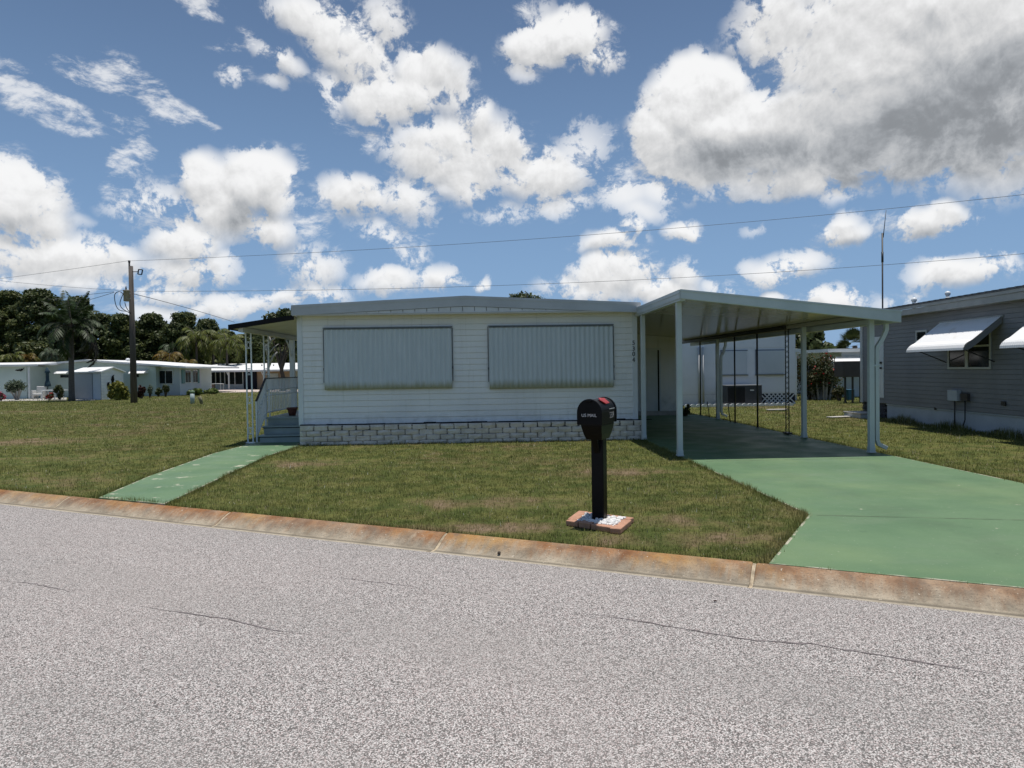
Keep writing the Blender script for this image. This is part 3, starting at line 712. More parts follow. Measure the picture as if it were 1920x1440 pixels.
t.build('bracket', BLKPL, mbx, bevel=.005)
t = MB(); hw, zb0, zs0 = .116, 1.006, 1.118
arch = [(-hw, zb0), (hw, zb0), (hw, zs0)] + [(hw*math.cos(a), zs0 + hw*1.08*math.sin(a)) for a in [PI*k/16 for k in range(1, 16)]] + [(-hw, zs0)]
def archp(sc, f0, ln, z_off=0):
    pts = [ml(x*sc, f0, zb0 + (z-zb0)*(1+(sc-1)*.7) + z_off) for x, z in arch]; t.prism(pts, dF*ln)
archp(1.0, -.20, .45); archp(1.07, -.215, .035, -.004)
t.build('box', BLKPL, mbx, bevel=.004)
t = MB(); archp(1.08, .252, .035, -.006); t.prism([ml(-.03, .28, 1.215), ml(.03, .28, 1.215), ml(.03, .31, 1.225), ml(-.03, .31, 1.225)], (0,0,.018))
dr = t.build('door', BLKPL, mbx, bevel=.006)
put_text('lettering', 'US MAIL', .042, ml(0, .289, 1.092), dS, (0,0,1), TXTW, dr, depth=.0006)
put_text('lettering', '5304', .085, ml(hw+.0035, -.06, 1.075), -dF, (0,0,1), TXTG, mbx, sx=.85, depth=.0008)
t = MB(); t.prism([ml(hw+.001, -.15, 1.138), ml(hw+.001, .02, 1.138), ml(hw+.001, .02, 1.145), ml(hw+.001, -.15, 1.145)], dS*.003); t.build('white_strip', TXTW, mbx)
t = MB(); ang = math.radians(48)              # the flag lies back on the curve of the box
def fl(f_, a, r_): return ml(hw*r_*math.cos(a), f_, zs0 + hw*1.08*r_*math.sin(a))
V = [fl(f_, a, 1.06) for f_, a in ((.125,.72),(.155,.95),(.105,1.30),(.02,1.20),(-.03,1.16),(-.03,.62),(.085,.58))]
V2 = [fl(f_, a, 1.13) for f_, a in ((.125,.72),(.155,.95),(.105,1.30),(.02,1.20),(-.03,1.16),(-.03,.62),(.085,.58))]
n = 7; t.add(V+V2, [tuple(range(n)), tuple(reversed(range(n, 2*n)))] + [((k+1)%n, k, n+k, n+(k+1)%n) for k in range(n)])
t.build('flag', REDP, mbx)
# brick surround with white stones
q0 = thing
cor = [Vector((.734, 6.94, 0)), Vector((.925, 7.40, 0)), Vector((1.43, 6.99, 0)), Vector((1.20, 6.51, 0))]
BR = ['chipped brick at the back left of the mailbox foot', 'terracotta brick at the back of the mailbox foot', 'terracotta brick at the right end of the mailbox bed', 'half-shaded short brick in front of the mailbox post', 'long terracotta brick at the front corner of the mailbox bed', 'terracotta brick at the left corner of the mailbox bed']
def brick(a, b_, inw, label, hgt=.052):
    a, b_ = Vector(a), Vector(b_); e = (b_-a).normalized(); nn = Vector((-e.y, e.x, 0))*inw
    a = a + e*.004; b_ = b_ - e*.004
    t = MB(); t.prism([a, b_, b_+nn, a+nn], (0, 0, hgt))
    o = t.build('edging_brick', BRICK, loc=((a.x+b_.x)/2, (a.y+b_.y)/2, 0), bevel=.008)
    tag(o, label, 'brick', 'terracotta bricks round the mailbox foot')
L_, B_, R_, F_ = cor
def il(a, b_, t_): return a.lerp(b_, t_)
brick(B_, L_.lerp(B_, .16), .105, BR[0]); 
e_ = (R_-B_).normalized(); brick(R_, B_ + e_*.11, .105, BR[1])
e2 = (F_-R_).normalized(); brick(F_, R_ + e2*.11, .105, BR[2])
v_ = L_-F_; e3 = v_.normalized(); brick(F_ + e3*.335, F_ + e3*.11, .105, BR[4]); brick(F_ + e3*.48, F_ + e3*.34, .105, BR[3], .058); brick(L_, F_ + e3*.485, .095, BR[5])
pts = []
tries = 0
while len(pts) < 620 and tries < 20000:
    tries += 1
    u, v = random.uniform(.15, .86), random.uniform(.19, .86)
    p = L_.lerp(B_, u).lerp(F_.lerp(R_, u), v)
    if abs((p-mc).dot(dS)) < .075 and abs((p-mc).dot(dF)) < .075: continue
    pts.append(p)
V = []; ico = bmesh.new(); bmesh.ops.create_icosphere(ico, subdivisions=1, radius=1); iv = [v.co.copy() for v in ico.verts]; ifc = [[v.index for v in f.verts] for f in ico.faces]; ico.free()
t = MB()
for p in pts:
    s_ = random.uniform(.012, .026); e = Matrix.Rotation(random.uniform(0, 6), 3, 'Z') @ Matrix.Rotation(random.uniform(-.5, .5), 3, 'X')
    sx_, sy_, sz_ = s_*random.uniform(.8, 1.4), s_*random.uniform(.7, 1), s_*random.uniform(.5, .85)
    z_ = random.uniform(.012, .062)
    t.add([p + Vector((0,0,z_)) + e @ Vector((c_.x*sx_, c_.y*sy_, c_.z*sz_))*random.uniform(.9, 1.1) for c_ in iv], ifc)
tag(t.build('pebbles', STONEW, loc=(1.1, 7, 0)), 'white pebbles filling the brick bed around the mailbox post', 'pebbles', kind='stuff')
t = MB(); t.lathe(kp(*(lambda p: (p.dot(KT), K0+.17))(G(920,1029,0)), -.085), [(.005,0),(.016,.006),(.014,.02),(.003,.026)], 7); c_ = G(920,1029,-.08)
tag(t.build('pine_cone', TRUNK, loc=c_), 'small dark cone lying on the rusty kerb', 'cone')
t = MB(); p = G(1341,1128,-.086); t.add([p+Vector((-.02,-.006,.006)), p+Vector((0,-.011,.012)), p+Vector((.022,0,.006)), p+Vector((.0,.012,.010)), p+Vector((0,0,.001))], [(0,1,4),(1,2,4),(2,3,4),(3,0,4),(0,3,1),(1,3,2)])
tag(t.build('dry_leaf', M('dry_leaf_brown', (.06,.035,.03), rough=.8), loc=p), 'single dark dry leaf on the pale road', 'leaf')

# ------------------------------------------------------------------ grey neighbour house
NA = Vector((11.05, 20.7, 0)); NDv = Vector((-.3, -6.8, 0)).normalized(); NN = Vector((NDv.y, -NDv.x, 0))   # NN points to our lot (-x)
def nw(u, z, o=0.0): p = NA + NDv*u + NN*o; return Vector((p.x, p.y, z))
def nbp(px, py, o=0.0):                      # where a sight line meets that wall
    d = ray(px, py); q = NA + NN*o; t_ = (q-cC).dot(NN)/d.dot(NN); p = cC + d*t_; return (p-NA).dot(NDv), p.z
nh = thing('mobile_home', 'grey vinyl-sided neighbour house with white ribbed window awnings', 'house', NA)
UL, ZS, ZT = 13.0, .44, 2.80
t = MB(); a, b_ = nw(0, 0), nw(UL, 0); t.siding((a.x, a.y), (b_.x, b_.y), ZS, ZT, .105, .012)
c_ = nw(0, 0, -8); t.siding((c_.x, c_.y), (a.x, a.y), ZS, ZT, .105, .012)
t.prism([nw(.02, ZS, -.02), nw(UL, ZS, -.02), nw(UL, ZS, -8), nw(.02, ZS, -8)], (0,0,ZT-ZS-.01)); t.build('wall', GREYSID, nh)
t = MB(); t.prism([nw(-.02, ZS-.02, .022), nw(.13, ZS-.02, .022), nw(.13, ZS-.02, -.001), nw(-.02, ZS-.02, -.001)], (0,0,ZT-ZS)); t.build('corner_trim', TRIMG, nh)
t = MB(); t.prism([nw(1.42, -.1, -.03), nw(UL, -.1, -.03), nw(UL, -.1, -.2), nw(1.42, -.1, -.2)], (0,0,.1+ZS-.001)); t.prism([nw(1.40, ZS-.03, -.005), nw(UL, ZS-.03, -.005), nw(UL, ZS-.03, -.029), nw(1.40, ZS-.03, -.029)], (0,0,.026)); t.build('skirting', STUCCO, nh)
t = MB()
for i in range(6):
    for j in range(6):
        u0 = .02 + j*.232 - (i % 2)*.11; u0 = max(u0, .0); u1 = min(u0+.222, 1.41)
        t.prism([nw(u0, -.05+i*.082, -.03), nw(u1, -.05+i*.082, -.03), nw(u1, -.05+i*.082, -.15), nw(u0, -.05+i*.082, -.15)], (0,0,.074))
t.build('brick_skirting', DARKBRICK, nh)
t = MB()
t.prism([nw(-.3, ZT-.03, .30), nw(UL, ZT-.03, .30), nw(UL, ZT-.03, .28), nw(-.3, ZT-.03, .28)], (0,0,.14))
t.prism([nw(-.3, ZT+.115, .325), nw(UL, ZT+.115, .325), nw(UL, ZT+.115, .30), nw(-.3, ZT+.115, .30)], (0,0,.07))
t.prism([nw(-.3, ZT-.03, .279), nw(UL, ZT-.03, .279), nw(UL, ZT-.03, -.01), nw(-.3, ZT-.03, -.01)], (0,0,.012)); t.build('fascia', GREYFAS, nh)
t = MB(); sl = .10                             # standing ribs of the metal roof, seen edge on
t.add([nw(-.3, ZT+.20, .34), nw(UL, ZT+.20, .34), nw(UL, ZT+.20+sl*4.2, -3.86), nw(-.3, ZT+.20+sl*4.2, -3.86)], [(0,1,2,3),(3,2,1,0)])
t.add([nw(-.3, ZT+.20+sl*4.2, -3.86), nw(UL, ZT+.20+sl*4.2, -3.86), nw(UL, ZT+.20, -8.2), nw(-.3, ZT+.20, -8.2)], [(0,1,2,3),(3,2,1,0)])
u = -.28
while u < UL:
    t.bar(nw(u, ZT+.215, .345), nw(u, ZT+.215+sl*4.2, -3.86), .05, .03); u += .229
t.prism([nw(-.3, ZT+.18, .335), nw(UL, ZT+.18, .335), nw(UL, ZT+.18, .326), nw(-.3, ZT+.18, .326)], (0,0,.03))
t.build('roof', M('dark_metal_roof', (.07,.075,.08), (.05,.055,.06), rough=.4), nh)
(u0, z1), (u1, z0) = nbp(1640, 632), nbp(1658, 746)
t = MB(); t.prism([nw(u0, z0, .02), nw(u1, z0, .02), nw(u1, z0, -.01), nw(u0, z0, -.01)], (0,0,z1-z0)); dr = t.build('door', TRIM, nh, bevel=.004)
for py in (680, 690):
    u, z = nbp(1654, py); t = MB(); t.tube([nw(u, z, .02), nw(u, z, .07)], .03, 8); t.build('handle', DARKM, dr)
def window(pxl, pyt, pxr, pyb, mid=True, rail=None):
    (u0, z1), (u1, z0) = nbp(pxl, pyt), nbp(pxr, pyb); f = .045; t = MB()
    def bx(ua, ub, za, zb_, o=.035): t.prism([nw(ua, za, o), nw(ub, za, o), nw(ub, za, .013), nw(ua, za, .013)], (0,0,zb_-za))
    bx(u0, u0+f, z0, z1); bx(u1-f, u1, z0, z1); bx(u0+f+.001, u1-f-.001, z0, z0+f); bx(u0+f+.001, u1-f-.001, z1-f, z1)
    if mid: um = (u0+u1)/2-.06; bx(um-.05, um+.05, z0+f+.001, z1-f-.001)
    if rail: zr_ = z0+(z1-z0)*rail; bx(u0+f+.001, u1-f-.001, zr_-.02, zr_+.02, .03)
    o = t.build('window', M('window_frame_greige', (.55,.55,.52), rough=.5), nh)
    t = MB(); t.prism([nw(u0+f, z0+f, .018), nw(u1-f, z0+f, .018), nw(u1-f, z0+f, .014), nw(u0+f, z0+f, .014)], (0,0,z1-z0-2*f)); t.build('pane', GLASS, o)
    return u0, u1, z0, z1
wu0, wu1, wz0, wz1 = window(1779, 618, 1860, 692, True, .55)
window(1719, 620, 1740, 640, False)
def awning(u0, u1, zt, zb, reach):
    n = int((u1-u0)/.012); pr = [(.02, zt), (reach*.78, zb+.20), (reach*.88, zb+.155), (reach*.95, zb+.105), (reach*.99, zb+.05), (reach, zb)]
    t = MB(); v = []
    for i in range(n+1):
        d_ = (.0, .0, .010, .014, .010)[i % 5]
        for k, (o, z) in enumerate(pr): v.append(nw(u0+(u1-u0)*i/n, z+d_*(k < 4), o + d_*.5*(k > 1)))
    q = len(pr); t.add(v, [(i*q+j, i*q+j+1, (i+1)*q+j+1, (i+1)*q+j) for i in range(n) for j in range(q-1)])
    o = t.build('awning', AWN, nh)
    for u in (u0-.006, u1+.001):
        t = MB(); pts = [nw(u, z, oo) for oo, z in pr] + [nw(u, pr[-1][1]+.0, reach*.9)] + [nw(u, zb+.06, reach*.76), nw(u, zt-.14, .02)]
        t.prism(pts, NDv*.005); t.build('side_panel', GREYSID, o)
    for u in (u0+.25, u1-.25):
        t = MB(); t.bar(nw(u, zt-.95, .02), nw(u, zb+.06, reach*.93), .02); t.build('support_arm', DARKM, o)
    t = MB(); t.prism([nw(u0-.03, zt-.02, .035), nw(u1+.03, zt-.02, .035), nw(u1+.03, zt-.02, .013), nw(u0-.03, zt-.02, .013)], (0,0,.05)); t.build('hinge_rail', GREYFAS, o)
(ua, za), (ub, zb_) = nbp(1764, 606), nbp(1881, 592)
zt = (za+zb_)/2
# reach found from where the front lip is seen
best = min(((abs(nbp(1809, 656, o)[0]-ub) + abs(nbp(1699, 661, o)[0]-ua)), o) for o in [k*.01 for k in range(20, 140)])[1]
zf = nbp(1809, 656, best)[1]
awning(ua, ub, zt, zf, best); awning(ub+1.12, ub+1.12+(ub-ua), zt, zf, best)
window(1945, 610, 2050, 696, True, .55)
def nbox(px0, py0, px1, py1, dep, mat, name, label=None):
    (u0, z1), (u1, z0) = nbp(px0, py0), nbp(px1, py1); t = MB()
    t.prism([nw(u0, z0, .014+dep), nw(u1, z0, .014+dep), nw(u1, z0, .0145), nw(u0, z0, .0145)], (0,0,z1-z0)); t.box(*(0,)*6) if 0 else None
    return t.build(name, mat, nh, label=label, bevel=.006), (u0+u1)/2, z0
_, u, z = nbox(1786, 731, 1804, 752, .11, STUCCO, 'meter_box')
t = MB(); t.tube([nw(u, z, .06), nw(u, .05, .06)], .016, 8); t.build('conduit', DARKM, nh)
_, u, z = nbox(1807, 737, 1820, 752, .07, TANKB, 'breaker_box')
t = MB(); t.tube([nw(u, z, .05), nw(u, .25, .05), nw(u-.05, .03, .08)], .014, 8); t.build('conduit', DARKM, nh)
nbox(1880, 752, 1888, 761, .03, DARKM, 'outlet')
for px, py, s_ in ((1754, 766, .035), (1867, 808, .03)):
    u, z = nbp(px, py); t = MB(); t.tube([nw(u, z, -.03), nw(u, z, .02)], s_, 10); t.build('vent_hole', DARKM, nh)
for px, py in ((1714, 575), (1777, 563)):
    p = at(px, py, 17.5); zz = p.z-.05
    t = MB(); t.lathe((p.x, p.y, zz-.1), [(.042,0),(.042,.29)], 12); t.lathe((p.x, p.y, zz+.19), [(.042,-.02),(.062,.0),(.066,.04),(.045,.08),(.01,.09)], 12); t.build('roof_vent', TRIM, nh)
sp = thing('doorstep', 'low concrete doorstep by the dark brick corner of the grey house', 'step', G(1625, 784, 0))
t = MB(); p = G(1625, 784, 0); t.box(p.x-.28, p.x+.40, p.y-.2, p.y+.75, 0, .12); t.build('riser', STUCCO, sp, bevel=.01); t = MB(); t.box(p.x-.30, p.x+.41, p.y-.22, p.y+.77, .1205, .16); t.build('tread', CONC, sp, bevel=.008)
am = at(1655, 600, 23.5)
an = thing('antenna_mast', 'tall thin antenna mast rising behind the grey house', 'antenna', (am.x, am.y, 0))
t = MB(); zt = at(1655, 437, 23.5).z; t.tube([(am.x, am.y, 0), (am.x, am.y, zt)], .025, 8); zz = at(1655, 492, 23.5).z; t.tube([(am.x, am.y, zz), (am.x, am.y, zz+.35)], .036, 8); t.build('mast', DARKM, an)
t = MB(); p = at(1661.5, 394, 23.5); t.tube([(am.x+.03, am.y, zt-.15), (p.x, p.y, p.z)], [.014, .008], 6); t.build('whip', DARKM, an)

# ------------------------------------------------------------------ white house behind the carport
BY = 28.0
p0, p1 = at(1262, 757, BY), at(1492, 757, BY)
wh = thing('mobile_home', 'white house behind the carport with boarded windows and a lattice skirt', 'house', (p0.x, BY, 0))
x0, x1 = p0.x, p1.x; zt = 3.05
def bz(py, px=1400): return at(px, py, BY).z
t = MB(); t.siding((x0, BY), (x1, BY), .42, zt, .60, .006); t.siding((x1, BY), (x1, BY+9), .42, zt, .6, .006); t.box(x0, x1-.012, BY+.03, BY+9, .42, zt); t.build('wall', WHOUSE, wh)
t = MB(); t.prism([(x0-.2, BY-.2, zt), (x1+.15, BY-.2, zt), (x1+.15, BY-.2, zt+.14), (x0-.2, BY-.2, zt+.14)], (0, 9.4, 0)); t.build('roof', ROOFW, wh)
for a, b_ in ((1353, 1400), (1418, 1469)):
    xa, xb = at(a, 700, BY).x, at(b_, 700, BY).x; za, zb_ = bz(702), bz(658); t = MB()
    t.box(xa, xb, BY-.045, BY-.009, za, zb_); o = t.build('window', BLUGREY, wh, bevel=.012)
    t = MB(); t.box(xa-.06, xb+.04, BY-.08, BY-.01, za-.05, za-.004); t.build('sill', M('stained_sill', (.25,.25,.21), rough=.7), o)
    t = MB(); t.box(xa-.045, xa-.004, BY-.02, BY-.009, za, zb_+.05); t.box(xa-.045, xb+.04, BY-.02, BY-.009, zb_+.004, zb_+.045); t.build('frame', M('grey_frame', (.22,.25,.29), rough=.6), o)
t = MB()
for px in (1310, 1318):
    x = at(px, 700, BY).x; t.tube([(x, BY-.05, .1), (x, BY-.05, bz(650))], .035, 8)
t.build('conduit', TRIMG, wh)
t = MB(); t.box(x0, x1, BY+.06, BY+.3, .0, .419); t.build('crawl_space_shade', LATTD, wh)  # solid dark box behind the lattice, coloured as the shade under the house
t = MB(); z0, z1 = .02, .418; s_ = .17; x = x0 - .4
while x < x1:
    for sg in (1, -1):
        xa, xb = (x, x+.398) if sg > 0 else (x+.398, x)
        if min(xa, xb) < at(1424, 757, BY).x or max(xa, xb) > x1: continue
        y = BY + (.0 if sg > 0 else .012); t.bar((xa, y, z0), (xb, y, z1), .008, .034, up=(0,1,0)) if 0 else t.obox(((xa+xb)/2, y, (z0+z1)/2), ((xb-xa)/2, 0, (z1-z0)/2), (.016*(1 if xb > xa else 1), 0, -.016 if xb > xa else .016), (0, .004, 0))
    x += s_
t.box(at(1424, 757, BY).x, x1, BY-.02, BY-.006, 0, .03); t.build('lattice', LATT, wh)
t = MB(); t.box(x0, at(1423, 757, BY).x, BY-.004, BY+.02, 0, .415); t.build('skirting', WHOUSE, wh)
wx = thing('shed', 'narrow white clapboard shed beside the white house behind the carport', 'shed', (at(1487, 757, 31).x, 31, 0))
xa, xb = at(1470, 757, 31).x, at(1494.5, 757, 31).x; zt2 = at(1487, 660, 31).z
t = MB(); t.siding((xa, 31), (xb, 31), .2, zt2, .13, .012); t.siding((xb, 31), (xb, 34), .2, zt2, .13, .012); t.box(xa, xb-.012, 31.03, 34, .2, zt2); t.build('wall', WHITE, wx)
t = MB(); t.box(xa, xb, 31.01, 33.9, -.03, .199); t.build('footing', STUCCO, wx)
t = MB(); t.prism([(xa-.1, 30.8, zt2), (xb+.28, 30.8, zt2-.02), (xb+.28, 30.8, zt2+.13), (xa-.1, 30.8, zt2+.15)], (0, 3.4, 0)); t.build('roof', TRIM, wx)
ax0, ax1 = at(1363.5, 755, 27.0).x, at(1429, 755, 27.0).x; az = at(1395, 722, 27.0).z; ah = az-.08
ac = thing('air_conditioner', 'dark grey air conditioning unit in front of the white lattice', 'air conditioner', ((ax0+ax1)/2, 27.4, .08))
t = MB(); t.box(ax0, ax1, 27.0, 27.75, .085, az-.03); t.build('casing', ACM, ac, bevel=.015)
t = MB(); xm = ax0+(ax1-ax0)*.52
for i in range(14): x = ax0+.06+(xm-ax0-.1)*i/13; t.box(x-.012, x+.012, 26.985, 26.999, .14, az-.08)
t.build('grille', BLACK, ac)
t = MB(); t.box(ax0-.01, ax1+.01, 26.99, 27.76, az-.0295, az); t.build('lid', M('pale_lid', (.20,.21,.22), rough=.4), ac, bevel=.006)
t = MB(); t.box(ax0+(ax1-ax0)*.66, ax0+(ax1-ax0)*.77, 26.994, 26.999, az-.22, az-.18); t.build('badge', TRIM, ac)
t = MB(); t.box(ax0-.12, ax1+.12, 26.85, 27.9, -.05, .08); tag(t.build('concrete_pad', CONC, loc=(ax0, 26.9, 0), bevel=.01), 'flat concrete pad under the dark air conditioning unit', 'pad')
t = MB(); x = at(1284, 757, 26.6).x; xe = at(1484, 757, 26.6).x
while x < xe:
    t.prism([(x+.005, 26.6, 0), (x+.215, 26.6, 0)] + [(x+.11+.105*math.cos(a), 26.6, .07+.05*math.sin(a)) for a in [PI*k/6 for k in range(7)]], (0, .05, 0)); x += .22
tag(t.build('garden_edging', TRIM, loc=(at(1380, 757, 26.6).x, 26.6, 0)), 'scalloped white edging in a row before the white house and its lattice', 'edging')
t = MB(); p = G(1457, 770); t.obox((p.x, p.y, .03), (.34,.02,0), (-.01,.10,0), (0,0,.025)); tag(t.build('stepping_stone', CONC, loc=p, bevel=.01), 'pale stepping stone in the grass in front of the lattice', 'stepping stone')
t = MB(); p = G(1578, 783); t.obox((p.x, p.y, .02), (.42,.10,0), (-.04,.10,0), (0,0,.02)); tag(t.build('stepping_stone', CONC, loc=p, bevel=.01), 'pale stepping stone in the grass just left of the doorstep', 'stepping stone')
for (px, ya, yb, dx, lb) in ((1367, 757, 792, 2, 'thin leaning dark stake left of the pipe post in front of the air conditioner'), (1328, 753, 783, 2, 'thin dark stake in the grass left of the rear downspout')):
    p, q = G(px+dx*1.2, yb), None; q = at(px-dx, ya, p.y); t = MB(); t.tube([p, q], .012, 6); tag(t.build('stake', DARKM, loc=p), lb, 'stake')

# ------------------------------------------------------------------ plants
def leafcloud(name, clumps, mat, size, parent=None, loc=None, up=.4, aspect=1.6, jit=.35, squash=1.0, shell=.5):
    """crown of many small leaf faces; clumps: (centre, (rx, ry, rz), count)"""
    Ps, Rr = [], []
    for c, rad, n in clumps:
        d_ = RNG.normal(size=(n, 3)); d_ /= np.linalg.norm(d_, axis=1)[:, None]
        rr_ = RNG.random(n)**shell * (1 + RNG.normal(0, .10, n))
        p = np.array(c)[None] + d_*np.array(rad)[None]*rr_[:, None]
        nrm = d_*.9 + RNG.normal(0, .7, (n, 3)) + np.array([0, 0, up]); nrm /= np.linalg.norm(nrm, axis=1)[:, None]
        t_ = np.cross(nrm, RNG.normal(size=(n, 3))); t_ /= np.linalg.norm(t_, axis=1)[:, None]
        b_ = np.cross(nrm, t_); s_ = size*(1 + RNG.normal(0, jit, n)).clip(.3, 2)[:, None]
        q = np.stack([p - t_*s_*aspect*.5, p + b_*s_*.5 - nrm*s_*.1, p + t_*s_*aspect*.5, p - b_*s_*.5 - nrm*s_*.1], 1)
        Ps.append(q.reshape(-1, 3)); Rr.append(np.clip(RNG.random(n)*.75 + .12 + RNG.normal(0, .12), 0, 1))
    me = npmesh(name, np.concatenate(Ps), 4, np.concatenate(Rr))
    return place(name, me, mat, parent, loc)
def limbs(t, base, top, r_, tips, n=6):
    b_, e = Vector(base), Vector(top); pts = [b_.lerp(e, k/n) + Vector((random.gauss(0, r_*.3), random.gauss(0, r_*.3), 0))*(0 < k) for k in range(n+1)]
    t.tube(pts, [r_*(1.25 if k == 0 else 1-.6*k/n) for k in range(n+1)], 8)
    for c in tips:
        k = random.uniform(.35, .95); s_ = pts[min(n, int(k*n))]; mid = s_.lerp(Vector(c), .5) + Vector((0, 0, .1*(Vector(c)-s_).length))
        t.tube([s_, mid, Vector(c)], [r_*.4, r_*.25, r_*.1], 5)
def tree(label, px, pyt, Y, wpx, mat, size=.34, dens=1.0, base=None, cat='tree', name='tree', group='trees behind the houses', n=15, low=.16, trunk=TRUNK, cs=1.0):
    """crown top at pixel row pyt, width wpx"""
    top = at(px, pyt, Y); k_ = (top-cC).dot(cF)/FPX; zb = gz(Y); hgt = top.z - zb; R_ = wpx*k_/2
    root = thing(name, label, cat, (top.x, Y, zb), group); cl = []
    for i in range(n):
        f = low + (1-low)*(i+.5)/n; f = min(f, .97)
        env = math.sin(PI*min(1, (f-low)/(1-low)*.86+.14))**.55
        a = i*2.4 + random.uniform(-.5, .5); rr_ = R_*env*random.uniform(.2, .80)
        cr = R_*cs*random.uniform(.34, .60)*(.8+.4*env); rz = cr*random.uniform(.5, .78)
        zc_ = zb + hgt*f; zc_ = min(zc_, zb + hgt - rz*.92)
        cl.append(((top.x + rr_*math.cos(a), Y + rr_*math.sin(a)*.8, zc_), (cr, cr, rz), int(330*dens*(cr/1.6)**2*(.34/size)**2*2.2)))
    cl.append(((top.x, Y, zb+hgt-R_*.30), (R_*.42, R_*.42, R_*.30), int(330*dens*(R_*.42/1.6)**2*(.34/size)**2*2.2)))
    t = MB(); limbs(t, (top.x, Y, zb-.1), (top.x, Y, zb+hgt*.8), max(.12, hgt*.02), [c[0] for c in cl[::2]]); t.build('trunk', trunk, root)
    leafcloud('crown', cl, mat, size, root, shell=.38)
    return root
TL = [
 (18, 546, 84, 92, PINE, 'tall dark pine at the far left edge, behind the mint house'),
 (72, 543, 82, 100, PINE, 'broad dark pine with a rounded top, between the left edge and the tall palm'),
 (146, 557, 88, 78, OAKL, 'dark round tree right behind the crown of the tall palm'),
 (190, 588, 92, 58, OAKL, 'lower dark tree in the dip left of the utility pole'),
 (228, 589, 86, 64, PINE, 'dark tree directly behind the utility pole'),
 (286, 588, 90, 76, OAKL, 'round dark tree just right of the utility pole'),
 (345, 586, 88, 74, PINE, 'highest dark tree between the utility pole and the porch roof'),
 (386, 599, 94, 66, OAKL, 'sloping dark tree above the small queen palms'),
 (428, 622, 92, 62, PINE, 'dark tree partly under the left tip of the porch roof'),
 (478, 618, 90, 76, OAKL, 'dark tree seen between the two open porch posts'),
 (545, 612, 96, 84, PINE, 'dark tree behind the porch, next to the house corner'),
]
for px, py, Y, w_, mt, lb in TL: tree(lb, px, py, Y, w_*1.14, mt, size=.20, dens=.95, n=40, low=.06, cs=.70)
# a far-off wood closes the gaps between the trunks
cl = []
for i in range(46):
    p = at(-120 + i*16.5, 650+random.uniform(-14, 14), 104 + random.uniform(-4, 6)); hh = p.z+.25
    cl.append(((p.x, p.y, -.25+hh*.45), (2.1, 2.0, hh*.55), 420))
tag(leafcloud('distant_wood', cl, OAKL, .5, loc=(at(250, 700, 105).x, 105, -.25)), 'dense dark wood closing the view behind the far left houses', 'wood', kind='stuff')

def frond(t_, P, base, az, el0, length, droop, wid, nleaf, hang=.6, fan=False):
    """one pinnate frond: quads of both leaflet rows appended to P"""
    h = Vector((math.cos(az), math.sin(az), 0)); p = Vector(base); el = el0; st = 10; pts = [p.copy()]
    for i in range(st):
        p = p + (h*math.cos(el) + Vector((0,0,1))*math.sin(el))*(length/st); pts.append(p.copy()); el -= droop/st*(1+i*.12)
    t_.tube(pts, [max(.004, .03*(1-i/st)*length/2.2) for i in range(st+1)], 4, caps=False)
    side = Vector((-h.y, h.x, 0))
    for i in range(nleaf):
        f = .12 + .88*i/(nleaf-1); k = min(st-1, int(f*st)); c = pts[k].lerp(pts[k+1], f*st-k); tg = (pts[k+1]-pts[k]).normalized()
        L = wid*math.sin(PI*min(1, f*.80+.16))**.7*random.uniform(.8, 1.1)
        for sg in (-1, 1):
            d_ = (side*sg*random.uniform(.7, 1) + tg*.45 + Vector((0,0,-hang*random.uniform(.5, 1.3)))).normalized(); wv = tg*(length/nleaf*1.25)
            m_ = c + d_*L*.55; e = c + d_*L + Vector((0,0,-hang*L*.25))
            P.append((c-wv*.5, m_-wv*.5, e, m_+wv*.5)) if False else P.append((c-wv*.4, m_-wv*.5, e, m_+wv*.5))
def palm(label, px, pyc, pyb, Y, length, nf, mat, r_=.16, lean=0, group=None, droop=(1.2, 2.2), els=(-.5, 1.35), nleaf=26, wid=.55, dead=0, extra=None, name='palm_tree', stemmat=PALMT, hang=.6, dr0=.85):
    c = at(px, pyc, Y); zb = gz(Y) if pyb is None else G(px, pyb).z
    root = thing(name, label, 'palm tree', (c.x-lean, Y, zb), group)
    t = MB(); n = 14; pts = [Vector((c.x-lean*(1-(k/n)**1.6), Y, zb-.05+(c.z-zb+.05)*k/n)) for k in range(n+1)]
    t.tube(pts, [r_*(1.45 if k == 0 else (1.15-.35*k/n)) for k in range(n+1)], 10); t.build('trunk', stemmat, root)
    P = []; t = MB(); ga = 2.4
    for i in range(nf):
        f = (i+.5)/nf; frond(t, P, c + Vector((0,0,.02*random.random())), i*ga+random.uniform(-.3, .3), els[1]+(els[0]-els[1])*f + random.uniform(-.1, .1), length*random.uniform(.85, 1.1), random.uniform(*droop)*(dr0+(1-dr0)*f), wid, nleaf, hang)
    arr = np.array([[tuple(v) for v in q] for q in P]).reshape(-1, 3)
    leaf = npmesh('fronds', arr, 4, np.repeat(RNG.random(len(P)//2+1), 2)[:len(P)])
    fo = place('crown', leaf, mat, root); t.build('rachis', stemmat, fo)
    if extra: extra(root, c)
    return root
def deadfronds(root, c):
    P = []; t = MB()
    for az, el, L, dr in ((-.25, -.0, 3.6, 2.1), (-.05, -.2, 3.9, 1.7), (-.15, .2, 3.4, 2.4), (.1, -.1, 3.7, 1.9)):
        frond(t, P, c + Vector((.1, -.1, -.1)), az, el, L, dr, .5, 40, 1.0)
    o = place('dead_frond', npmesh('dead_frond', np.array([[tuple(v) for v in q] for q in P]).reshape(-1, 3), 4, RNG.random(len(P))), PALMD, root); t.build('rachis', TRUNK, o)
